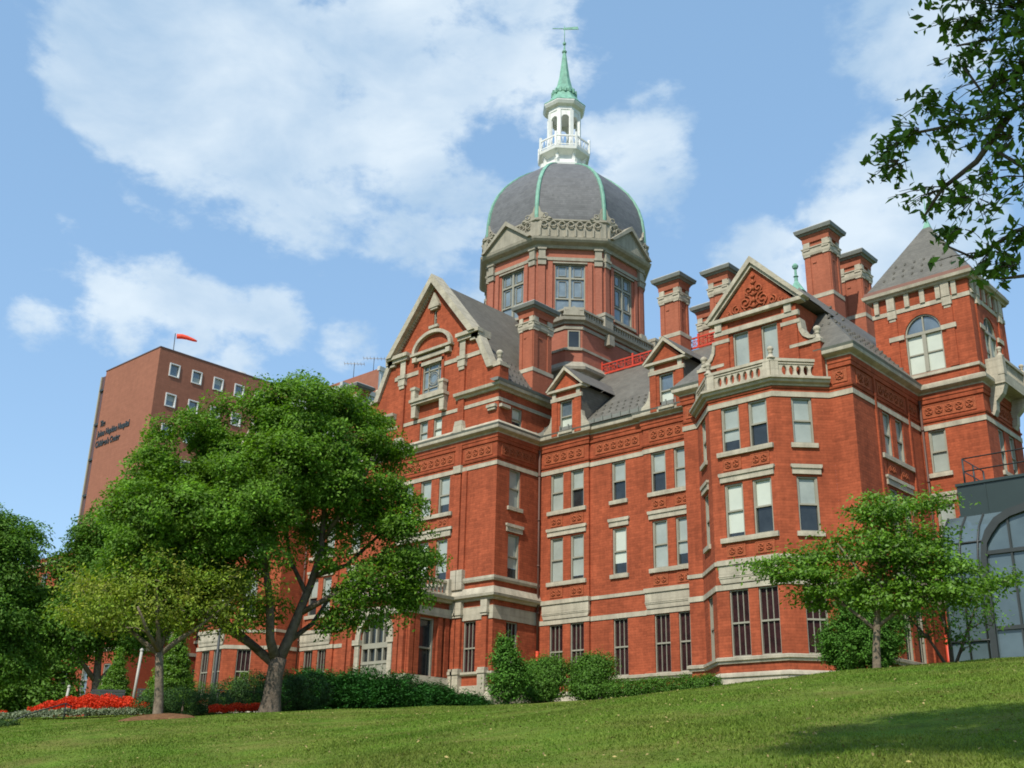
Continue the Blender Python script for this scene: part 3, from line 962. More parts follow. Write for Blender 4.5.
def dormer(xc):
    F = Fr(xc, 52.27, 0)
    mb = MB()
    sheet(mb, F, rect(-1.2, 1.25, 21.9, 24.95), [rect(-.55, .5, 22.1, 24.25)], 0, .25)
    box(mb, F, -1.22, -.75, 21.9, 24.6, .002, .06); box(mb, F, .72, 1.27, 21.9, 24.6, .002, .06)
    prism(mb, F, [(-1.25, 24.95), (1.3, 24.95), (.02, 26.25)], -.2, .02)
    d = mb.build('dormer', BRICK, HB)
    wp = MB()
    wp.add([F.p(-.55, 22.1, -.19), F.p(.5, 22.1, -.19), F.p(.5, 23.1, -.19), F.p(-.55, 23.1, -.19), F.p(.5, 24.25, -.19), F.p(-.55, 24.25, -.19)],
           [(0, 1, 2, 3), (3, 2, 4, 5)])
    wp.m = [0, 1]
    wp.build('window', [BLIND2, GLASS_S], d)
    fr = MB()
    for (a, b, c, e) in ((-.55, -.46, 22.1, 24.25), (.41, .5, 22.1, 24.25), (-.46, .41, 22.1, 22.19), (-.46, .41, 24.16, 24.25), (-.46, .41, 23.1, 23.19)):
        box(fr, F, a, b, c, e, -.24, -.07)
    fr.build('window_frame', FRAME, d)
    st = MB()
    box(st, F, -1.3, 1.35, 24.28, 24.54, -.05, .10)
    box(st, F, -1.15, -.85, 24.54, 24.9, -.05, .10); box(st, F, .9, 1.2, 24.54, 24.9, -.05, .10)
    box(st, F, -1.5, 1.55, 24.9, 25.06, -.3, .25)
    for s in (-1, 1):
        prism(st, F, [(.02 + s * 1.5, 25.0), (.02 + s * 1.62, 25.06), (.02, 26.6), (.02, 26.32)], -.5, .30)
        prism(st, F, [(s * 1.22, 21.95), (s * 2.0, 21.95), (s * 1.9, 22.35), (s * 1.55, 22.6), (s * 1.36, 22.95), (s * 1.3, 23.3), (s * 1.22, 23.3)], -.3, .04)
    box(st, F, -.6, .55, 21.95, 22.1, -.2, .12)
    st.build('stone_dressing', STONE, d)
    rf = MB()
    yb = 52.25 + (25.06 - 22.2) / .9; yr = 52.25 + (26.6 - 22.2) / .9
    rf.add([(xc - 1.6, 51.95, 25.10), (xc + .02, 51.95, 26.62), (xc + 1.64, 51.95, 25.10), (xc - 1.6, yb, 25.10), (xc + .02, yr, 26.62), (xc + 1.64, yb, 25.10)], [(0, 1, 4, 3), (1, 2, 5, 4)])
    for s in (-1.2, 1.25):
        rf.add([(xc + s, 52.28, 22.3), (xc + s, 52.28, 25.1), (xc + s, yb, 25.1)], [(0, 1, 2)])
    rf.build('roof', SLATE, d)
dormer(-43.62); dormer(-35.65); dormer(-62.4); dormer(-69.2)

# ------------------------------------------------------------------ tower at the right end
def tower(x0, x1, main=True):
    y0, y1 = 58.86, 64.4
    wall = MB(); stone = MB(); terra = MB()
    F = Fr(0, y0, 0); FS = Fr(x1, 0, 90)
    ws = [(x1 - 3.25, x1 - 2.27, lo, hi, st, 0, st != 'gf', .95) for (lo, hi), st in ((Z1, 'gf'), (Z2, 'sash'), (Z3, 'sash'))]
    wt_ = [(x1 - 3.93, x1 - 1.78, 22.98, 25.45, 'tower', 1.15, False)]
    facade(F, x0, x1, 28.3, ws + wt_, mb=wall)
    wss = []
    for c in (61.0, 62.7):
        for (lo, hi), st in ((Z1, 'gf'), (Z2, 'sash'), (Z3, 'sash')):
            wss.append((c - .45, c + .45, lo, hi, st, 0, st != 'gf'))
    wss.append((60.55, 62.55, 22.98, 25.45, 'tower', 1.05, False))
    facade(FS, y0, y1, 28.3, wss, mb=wall)
    sheet(wall, Fr(x0, 0, -90), rect(-y1, -y0, 20, 28.3), [], 0)
    sheet(wall, Fr(0, y1, 180), rect(-x1, -x0, G0, 28.3), [], 0)
    for Fx, a in ((F, x0), (F, x1), (FS, y0), (FS, y1)):
        pass
    for (a, b) in ((x0 + .95, x0 + 1.42), (x1 - 1.5, x1 - 1.02)):
        box(wall, F, a, b, 23.0, 27.0, -.02, .08)
        box(stone, F, a - .03, b + .03, 26.72, 27.25, -.02, .16); box(stone, F, a + .04, b - .04, 26.55, 26.72, -.02, .10)
        box(stone, F, a, b, 27.25, 28.1, -.02, .2)
    for (a, b) in ((59.6, 60.0), (63.1, 63.5)):
        box(wall, FS, a, b, 23.0, 27.0, -.02, .08)
        box(stone, FS, a - .03, b + .03, 26.72, 27.25, -.02, .16); box(stone, FS, a, b, 27.25, 28.1, -.02, .2)
    lintel2(stone, F, x1 - 3.25, x1 - 2.27, 0)
    stone.cur = 'impost_block'
    for (a, b) in ((x1 - 4.85, x1 - 3.95), (x1 - 1.76, x1 - .9)):
        box(stone, F, a, b, 25.28, 25.56, -.02, .12)
    for (a, b) in ((59.75, 60.5), (62.6, 63.4)):
        box(stone, FS, a, b, 25.28, 25.56, -.02, .12)
    stone.cur = 'stone_band'
    ring = [(x0, y1), (x0, y0), (x1, y0), (x1, y1)]
    for d_, z0, z1 in ((.05, 27.0, 27.26), (.10, 22.74, 22.92), (.05, 9.77, 10.05), (.06, 11.04, 11.25)):
        sweep(stone, ring, rectprof(d_, z0, z1))
    stone.cur = 'eaves_bracket'
    for a in np.arange(x0 + .15, x1 - .3, .93):
        box(stone, F, a, a + .28, 27.26, 28.1, -.02, .14)
    for a in np.arange(59.1, y1 - .2, .9):
        box(stone, FS, a, a + .26, 27.26, 28.1, -.02, .14)
    stone.cur = 'eaves_cornice'
    sweep(stone, ring, [(-.05, 28.1), (.22, 28.1), (.28, 28.2), (.42, 28.26), (.46, 28.44), (-.05, 28.44)])
    relief(terra, F, x0 + 2.3, x1 - .4, 20.24, 21.0, 0)
    relief(terra, FS, 60.2, 63.4, 20.24, 21.0, 0)
    wall.build('tower_wall', BRICK, HB); stone.build('stone_dressing', STONE, HB)
    pth = [(x1 - 3.55, y0), (x1, y0), (x1, y1)]
    t = MB(); sweep(t, pth, [(p[0], p[1]) for p in CORN]); sweep(t, pth, [(-.05, 21.92), (.42, 21.92), (.42, 22.1), (.1, 22.25), (-.05, 22.25)]); t.build('cornice', STONE, HB)
    t = MB(); sweep(t, pth, rectprof(.05, 19.52, 19.8)); t.build('stone_band', STONE, HB)
    t = MB(); sweep(t, pth, MOULD); sweep(t, pth, BMOULD); t.build('brick_moulding', BRICK, HB)
    g = MB()
    sweep(g, ring, [(-.4, 28.44), (.40, 28.44), (.30, 28.72), (-.4, 28.85)], False)
    g.build('roof_curb', mat('curb_metal', (.16, .075, .05), .7, .1), HB)
    rf = MB()
    cx, cy, zt = (x0 + x1) / 2, (y0 + y1) / 2, 33.75
    b = [(x0 - .2, y0 - .2, 28.74), (x1 + .2, y0 - .2, 28.74), (x1 + .2, y1 + .2, 28.74), (x0 - .2, y1 + .2, 28.74)]
    rf.add(b + [(cx, cy, zt)], [(0, 1, 4), (1, 2, 4), (2, 3, 4), (3, 0, 4)])
    for k in range(3):
        for j in range(9):
            q = .13 + .1 * k
            hw = (x1 - x0) / 2 * (1 - q)
            x = cx - hw + .45 + .58 * j + .25 * (k % 2)
            y = y0 - .2 + ((y1 - y0) / 2 + .2) * q; z = 28.74 + (zt - 28.74) * q
            if x < cx + hw - .2:
                box(rf, Fr(x, y, 0), -.06, .06, z - .02, z + .1, -.08, .05)
    roof = rf.build('roof', SLATE, HB)
    cp = MB()
    lathe(cp, cx, cy, [(.42, 33.1), (.1, 33.95), (.06, 34.2), (.12, 34.25), (.05, 34.35), (.03, 35.6)], 4, 45)
    cp.build('finial', COPPER, roof)
    if main:                                             # balcony on the side face
        bc = MB()
        box(bc, FS, 59.75, 63.65, 21.75, 22.25, -.02, 1.0)
        for a in (59.85, 63.05):
            prism(bc, Fr(x1, a, 0), [(0, 20.1), (.15, 20.0), (.3, 20.3), (.35, 20.8), (.75, 21.2), (.95, 21.75), (0, 21.75)], -.5, 0)
        box(bc, FS, 59.75, 63.65, 22.25, 22.42, .72, .98); box(bc, FS, 59.75, 63.65, 23.15, 23.32, .70, 1.0)
        for k in range(13):
            u = 60.35 + k * .24
            x, y, _ = FS.p(u, 0, .85)
            lathe(bc, x, y, [(.06, 22.42), (.09, 22.6), (.05, 22.9), (.08, 23.1), (.06, 23.15)], 6, 0, 0, True)
        for a in (59.72, 63.25):
            box(bc, FS, a, a + .42, 22.25, 23.35, .68, 1.02)
            x, y, _ = FS.p(a + .21, 0, .85); urn(bc, x, y, 23.35, .6)
        box(bc, FS, 59.75, 59.95, 22.25, 23.3, 0, .7)
        bc.build('balcony', STONE, HB)
tower(-25.05, -19.33)
tower(-87.3, -81.6, False)

# ------------------------------------------------------------------ centre pavilion
PX = -52.80
PL, PR, PY = -59.3, -46.3, 48.6
def pavilion():
    wall = MB(); stone = MB(); terra = MB()
    F = Fr(PX, PY, 0)
    hl, hr = PL - PX, PR - PX
    ws = []
    for c in (-1.83, -.05, 1.73):
        for (lo, hi) in (Z2, Z3):
            ws.append((c - .53, c + .53, lo, hi, 'sash', 0, False))
    for c in (-4.9, 4.55):
        ws.append((c - .52, c + .52, 6.5, 9.75, 'gf', 0, False))
    for c in (-.60, .80):
        ws.append((c - .42, c + .42, 22.25, 23.86, 'sash', 0, False, .8))
    ws.append((-.98, 1.06, 25.85, 28.05, 'square', 0, False))
    ws.append((-.12, .2, 30.95, 32.15, 'dark', 0, False))
    # outline with the gable
    k = 1.43
    out = [(hl, G0), (hr, G0), (hr, 24.95), (5.75, 25.0), (5.72, 26.3), (4.62, 28.9), (4.3, 29.3), (3.9, 29.5), (0, 34.6), (-3.9, 29.5), (-4.3, 29.3), (-4.62, 28.9), (-5.72, 26.3), (-5.75, 25.0), (hl, 24.95)]
    facade(F, 0, 0, 0, ws, mb=wall, outline=out)
    FS = Fr(PR, 0, 90)
    wss = [(49.8, 50.88, lo, hi, 'sash', 0, True) for lo, hi in (Z2, Z3)] + [(49.8, 50.85, 6.7, 9.75, 'gf', 0, False), (49.9, 50.9, 22.22, 23.75, 'sash', 0, False, .6)]
    facade(FS, PY, 54.0, 24.95, wss, mb=wall)
    lintel2(stone, FS, 49.8, 50.88, 0)
    sheet(wall, Fr(PL, 0, -90), rect(-54, -PY, G0, 24.95), [], 0)
    # pilasters on the upper front
    stone.cur = 'pilaster_capital'
    for c in (-2.95, 3.1):
        for (a, b) in ((c - .28, c + .28),):
            box(wall, F, a, b, 11.8, 29.0, -.02, .14)
            box(stone, F, a - .06, b + .06, 27.0, 27.75, -.02, .26); box(stone, F, a - .12, b + .12, 27.5, 27.78, -.02, .32)
            box(stone, F, a + .02, b - .02, 26.75, 27.0, -.02, .22); box(stone, F, a + .02, b - .02, 27.78, 28.9, -.02, .18)
            box(stone, F, a - .1, b + .1, 22.2, 22.75, -.02, .34)
            prism(stone, F, [(a - .45, 22.2), (b + .45, 22.2), (b + .2, 22.45), (b + .05, 23.05), (a - .05, 23.05), (a - .2, 22.45)], .0, .30)
            box(stone, F, a - .06, b + .06, 18.75 + .7, 19.95, -.02, .24)
    for c in (-1.22, 1.12):                                 # inner strips flanking the big window
        box(wall, F, c - .12, c + .12, 25.3, 28.6, .0, .10)
    box(stone, F, 3.85, 4.55, 28.7, 29.3, -.05, .22); box(stone, F, -4.55, -3.85, 28.7, 29.3, -.05, .22)
    stone.cur = 'entablature_block'
    for s, c in ((-1, -5.15), (1, 5.15)):                   # entablature blocks at the gable feet
        a, b = (2.7, 4.7) if s > 0 else (-4.5, -2.45)
        box(stone, F, a, b, 28.9, 29.15, -.1, .30); box(stone, F, a - .08, b + .1, 29.15, 29.42, -.1, .46)
    box(stone, F, 4.0, 4.75, 28.9, 29.4, -.9, .3); box(stone, F, -4.75, -4.0, 28.9, 29.4, -.9, .3)
    # bands
    stone.cur = 'stone_band'
    sp = [(PL, 54), (PL, PY), (PR, PY), (PR, 54)]
    for d_, z0, z1 in ((.05, 23.86, 24.1), (.05, 19.52, 19.8)):
        sweep(stone, sp, rectprof(d_, z0, z1))
    sweep(stone, sp, [(-.04, 22.2), (.3, 22.2), (.3, 22.28), (.06, 22.5), (-.04, 22.5)])
    for (a, b) in ((-3.9 + .0, -1.3), (1.25, 4.9)):
        box(stone, F, a, b, 27.55, 27.85, -.02, .06)
    box(stone, F, -1.3, 1.2, 28.04, 28.3, -.02, .10)
    stone.cur = 'upper_cornice'
    sweep(stone, [(PR - 3.9, PY), (PR, PY), (PR, 54)], [(-.05, 24.6), (.12, 24.62), (.18, 24.75), (.38, 24.82), (.42, 25.02), (-.05, 25.02)])
    sweep(stone, [(PL, 54), (PL, PY), (PL + 3.0, PY)], [(-.05, 24.6), (.12, 24.62), (.18, 24.75), (.38, 24.82), (.42, 25.02), (-.05, 25.02)])
    stone.cur = 'corbel'
    for x in (PR - .9, PL + .1):
        box(stone, Fr(0, PY, 0), x, x + .8, 23.42, 23.62, -.02, .26); box(stone, Fr(0, PY, 0), x + .08, x + .72, 23.25, 23.42, -.02, .18)
    box(stone, FS, PY + .05, PY + .9, 23.42, 23.62, -.02, .26)
    stone.cur = 'arch_hood'
    cx = .0
    arc = [(cx + 2.0 * cos(pi * j / 20), 29.1 + 1.45 * sin(pi * j / 20)) for j in range(21)]
    arci = [(cx + 1.74 * cos(pi * j / 20), 29.1 + 1.2 * sin(pi * j / 20)) for j in range(21)]
    for j in range(20):
        prism(stone, F, [arc[j], arc[j + 1], arci[j + 1], arci[j]], -.02, .28)
    box(stone, F, cx - 2.1, cx + 2.1, 28.92, 29.1, -.02, .34); box(stone, F, cx - 1.55, cx + 1.55, 28.5, 28.78, -.02, .16)
    for s in (-1, 1):
        box(stone, F, cx + s * 1.7 - .2, cx + s * 1.7 + .2, 28.45, 28.8, -.02, .28)
    stone.cur = 'slit_window_hood'
    prism(stone, F, [(-.5, 32.3), (.58, 32.3), (.58, 32.45), (.04, 33.45), (-.5, 32.45)], -.02, .26)
    box(stone, F, -.32, .4, 32.15, 32.32, -.02, .2); box(stone, F, -.42, .5, 30.72, 30.92, -.02, .2)
    stone.cur = 'balconet'
    box(stone, F, -1.6, 1.7, 25.1, 25.28, -.02, .45); box(stone, F, -1.7, 1.8, 25.28, 25.5, -.02, .55)
    box(stone, F, -1.1, 1.15, 25.62, 25.84, -.02, .2)
    for c in (-1.36, 1.46):
        box(stone, F, c - .2, c + .2, 25.5, 26.3, .1, .5); box(stone, F, c - .26, c + .26, 26.2, 26.4, .06, .55)
        prism(stone, F, [(c - .2, 24.2), (c + .2, 24.2), (c + .24, 25.1), (c - .24, 25.1)], -.02, .38)
    stone.cur = 'window_dressing'
    for lo in (Z2[0], Z3[0]):
        box(stone, F, -2.5, 2.6, lo - .25, lo, -.2, .16)
    box(stone, F, -2.65, 2.6, 15.4, 15.95, -.05, .14); box(stone, F, -2.75, 2.75, 15.8, 15.98, -.05, .22)
    for c in (-1.83, -.05, 1.73):
        relief(terra, F, c - .5, c + .5, 16.08, 16.68, 0)
    for (a, b) in ((hl + .4, -3.4), (-2.5, 2.6), (3.6, hr - .4)):
        relief(terra, F, a, b, 20.24, 21.0, 0)
    relief(terra, FS, 49.0, 52.3, 20.24, 21.0, 0)
    stone.cur = 'lower_cornice'
    low = [(PL, 53), (PL, PY), (PR, PY), (PR, 52.7)]
    sweep(stone, low, [(-.04, 12.12), (.14, 12.14), (.18, 12.26), (.18, 12.42), (-.04, 12.46)])
    sweep(stone, low, [(-.04, 10.95), (.16, 10.95), (.22, 11.08), (.42, 11.14), (.46, 11.30), (.30, 11.36), (.14, 11.75), (-.04, 11.75)])
    sweep(stone, low, rectprof(.06, 9.80, 10.60))
    sweep(stone, low, [(-.04, 6.45), (.12, 6.47), (.18, 6.55), (.18, 6.68), (-.04, 6.7)])
    sweep(stone, low, [(-.04, G0), (.30, G0), (.30, 5.3), (.18, 5.5), (.16, 5.85), (-.04, 5.9)])
    stone.cur = 'pilaster_base'
    for x in (PR - .75, PX + 3.0, PX + 3.5, PL + .2):
        Fx = Fr(0, PY, 0)
        box(wall, Fx, x, x + .42, 6.7, 10.0, -.02, .20)
        box(stone, Fx, x - .06, x + .48, 10.0, 10.95, -.02, .28); box(stone, Fx, x - .1, x + .52, 10.15, 10.3, -.02, .34)
        box(stone, Fx, x - .08, x + .5, G0, 6.9, -.02, .36); box(stone, Fx, x - .12, x + .54, 6.55, 6.75, -.02, .42)
        if x > PX and x < PX + 4:
            box(stone, Fx, x - .06, x + .48, 11.75, 13.0, -.02, .30)
            box(wall, Fx, x, x + .42, 13.0, 19.5, -.02, .12) if x > PX + 3.2 else None
    wall.build('pavilion_wall', BRICK, HB); stone.build('stone_dressing', STONE, HB)
    t = MB(); sweep(t, [(PL, 52.7), (PL, PY), (PR, PY), (PR, 52.7)], CORN); t.build('cornice', STONE, HB)
    t = MB(); sweep(t, [(PL, 52.7), (PL, PY), (PR, PY), (PR, 52.7)], [(p[0] * .95, min(p[1], 22.19)) for p in GUTT]); t.build('gutter', GUTTER, HB)
    t = MB(); sweep(t, [(PL, 52.7), (PL, PY), (PR, PY), (PR, 52.7)], MOULD); sweep(t, [(PL, 52.7), (PL, PY), (PR, PY), (PR, 52.7)], BMOULD); t.build('brick_moulding', BRICK, HB)
    t = MB(); sweep(t, [(PR, PY - .6), (PR, 60)], [(.03, 25.03), (.45, 25.03), (.5, 25.22), (.3, 25.25), (-.3, 25.24)]); sweep(t, [(PL, 60), (PL, PY - .6)], [(.03, 25.03), (.45, 25.03), (.5, 25.22), (.3, 25.25), (-.3, 25.24)])
    t.build('gutter', GUTTER, HB)
    # coping of the gable
    cp = MB()
    for s in (-1, 1):
        def q(u, z): return (s * u, z)
        th = .42
        prism(cp, F, [q(3.95, 29.3), q(4.5, 29.3), q(0, 34.85), q(0, 34.15)], -.55, .58)
        prism(cp, F, [q(4.25, 28.95), q(4.7, 28.95), q(6.0, 26.35), q(5.5, 26.35), ], -.5, .22)
        pass
        # dentils under the rake
        for j in range(26):
            f = j / 26
            u, z = 3.72 * (1 - f), 29.42 + 4.55 * f
            prism(cp, F, [q(u, z), q(u + .13, z), q(u + .06, z + .18), q(u - .07, z + .18)], .0, .2)
        xx = PX + s * 6.15
        box(cp, Fr(xx, PY, 0), -.5, .5, 26.3, 26.5, -.85, .1)
        box(cp, Fr(xx, PY, 0), -.36, .36, 26.5, 26.65, -.72, .02)
        urn(cp, xx, PY + .35, 26.6, 1.0)
    cp.build('gable_coping', STONE, HB)
    pb = MB()
    for s in (-1, 1):
        xx = PX + s * 6.15
        box(pb, Fr(xx, PY, 0), -.42, .42, 24.9, 26.3, -.8, .03)
    pb.build('pier', BRICK, HB)
    rf = MB()
    e = 6.8
    rf.add([(PX - e, 48.9, 24.95), (PX, 48.9, 34.4), (PX + e, 48.9, 24.95), (PX - e, 60, 24.95), (PX, 60, 34.4), (PX + e, 60, 24.95)], [(0, 1, 4, 3), (1, 2, 5, 4)])
    for k in range(4):
        for j in range(14):
            d_ = .5 + .45 * k
            box(rf, Fr(PX + e - d_, 49.5 + .42 * j + .2 * (k % 2), 90), -.05, .05, 24.95 + d_ * 1.383 - .02, 24.95 + d_ * 1.383 + .1, -.08, .04)
    rf.build('roof', SLATE, HB)
    # entrance porch
    po = MB(); ps = MB()
    xl, xr, yf = PX - 2.95, PX + 2.95, 44.9
    FP = Fr(PX, yf, 0); FR = Fr(xr, 0, 90)
    arch = [(-1.35, 6.2), (1.35, 6.2), (1.35, 8.7)] + [(1.35 * cos(pi * j / 16), 8.7 + 1.35 * sin(pi * j / 16)) for j in range(1, 16)] + [(-1.35, 8.7)]
    sheet(po, FP, rect(-2.95, 2.95, G0, 11.0), [arch], 0, .4)
    sheet(po, FR, rect(yf, PY, G0, 11.0), [rect(45.8, 47.1, 6.4, 9.85)], 0, .3)
    sheet(po, Fr(xl, 0, -90), rect(-PY, -yf, G0, 11.0), [], 0)
    for u in (-2.9, -2.35, 1.95, 2.45):
        box(po, FP, u, u + .4, 6.4, 10.0, .0, .22)
    for u in (44.95, 45.4, 47.3, 47.9):
        box(po, FR, u, u + .35, 6.4, 10.0, .0, .18)
    pp = [(xl, PY), (xl, yf), (xr, yf), (xr, PY - .25)]
    sweep(ps, pp, rectprof(.26, 9.98, 10.5)); sweep(ps, pp, [(-.04, 10.9), (.3, 10.92), (.36, 11.05), (.55, 11.1), (.6, 11.3), (.2, 11.4), (-.3, 11.4)])
    sweep(ps, pp, [(-.04, G0), (.32, G0), (.32, 5.9), (.25, 6.35), (-.04, 6.4)])
    ao = [(1.75 * cos(pi * j / 16), 8.7 + 1.75 * sin(pi * j / 16)) for j in range(17)]
    ai = [(1.36 * cos(pi * j / 16), 8.7 + 1.36 * sin(pi * j / 16)) for j in range(17)]
    for j in range(16):
        if 8.7 + 1.75 < 11: prism(ps, FP, [ao[j], ao[j + 1], ai[j + 1], ai[j]], -.1, .12)
    for s in (-1, 1):
        box(ps, FP, min(s * 1.36, s * 1.75), max(s * 1.36, s * 1.75), 6.2, 8.7, -.1, .12)
        box(ps, FP, min(s * 1.3, s * 1.95), max(s * 1.3, s * 1.95), 8.3, 8.62, -.1, .2)
    ps.add([(xl, PY, 11.3), (xl, yf, 11.3), (xr, yf, 11.3), (xr, PY, 11.3)], [(0, 1, 2, 3)])
    # porch balustrade
    pr = [(xl + .1, PY), (xl + .1, yf + .1), (xr - .1, yf + .1), (xr - .1, PY - .1)]
    sweep(ps, pr, [(-.25, 11.4), (.1, 11.4), (.1, 11.55), (-.25, 11.55)]); sweep(ps, pr, [(-.25, 12.2), (.12, 12.2), (.12, 12.36), (-.25, 12.36)])
    for i in range(15):
        x = xl + .55 + i * .35
        lathe(ps, x, yf + .18, [(.07, 11.55), (.11, 11.75), (.06, 12.0), (.1, 12.2)], 6, 0, 0, True)
    for i in range(10):
        y = yf + .5 + i * .33
        lathe(ps, xr - .18, y, [(.07, 11.55), (.11, 11.75), (.06, 12.0), (.1, 12.2)], 6, 0, 0, True)
    for (x, y) in ((xl + .1, yf + .1), (xr - .1, yf + .1), (xr - .1, PY - .3)):
        box(ps, Fr(x, y, 0), -.25, .25, 11.4, 12.45, -.25, .25)
    ph = po.build('porch', BRICK, HB)
    ps.build('stone_dressing', STONE, ph)
    dr = MB()
    dr.add([FP.p(u, z, -.3) for u, z in arch], [tuple(range(len(arch)))], 0)
    dr.add([FR.p(u, z, -.25) for u, z in rect(45.8, 47.1, 6.4, 9.85)], [(0, 1, 2, 3)], 0)
    dr.build('window', GLASS, ph)
    fr = MB()
    for u in (-1.33, -.72, -.06, .60, 1.2):
        box(fr, FP, u, u + .13, 6.2, 9.3 if abs(u) > .9 else 9.9, -.29, -.12)
    for z in (8.05, 6.3, 7.1):
        box(fr, FP, -1.3, 1.3, z, z + (.32 if z > 8 else .18), -.285, -.1)
    box(fr, FP, -1.2, 1.2, 6.35, 7.1, -.28, -.16)
    for u in (45.82, 46.95):
        box(fr, FR, u, u + .12, 6.4, 9.85, -.24, -.05)
    box(fr, FR, 45.94, 46.95, 8.0, 8.1, -.24, -.08); box(fr, FR, 45.9, 47.0, 9.75, 9.85, -.24, -.05)
    fr.build('window_frame', FRAME, ph)
pavilion()

# ------------------------------------------------------------------ downpipes
def downpipe(x, y, zt=21.3):
    mb = MB()
    tube(mb, [(x, y, zt), (x, y, 8.2)], .07, 6, 0)
    tube(mb, [(x, y, 8.2), (x, y, 4.6)], .10, 6, 1)
    for z in (10.5, 13.5, 16.5, 19.5):
        tube(mb, [(x, y, z), (x, y, z + .12)], .10, 6, 0)
    mb.build('downpipe', [mat('brown_pipe', (.10, .05, .035), .6), mat('red_pipe', (.55, .06, .025), .5)], HB)
downpipe(-46.1, 52.5); downpipe(-70.8, 52.5); downpipe(-22.8, 58.7)

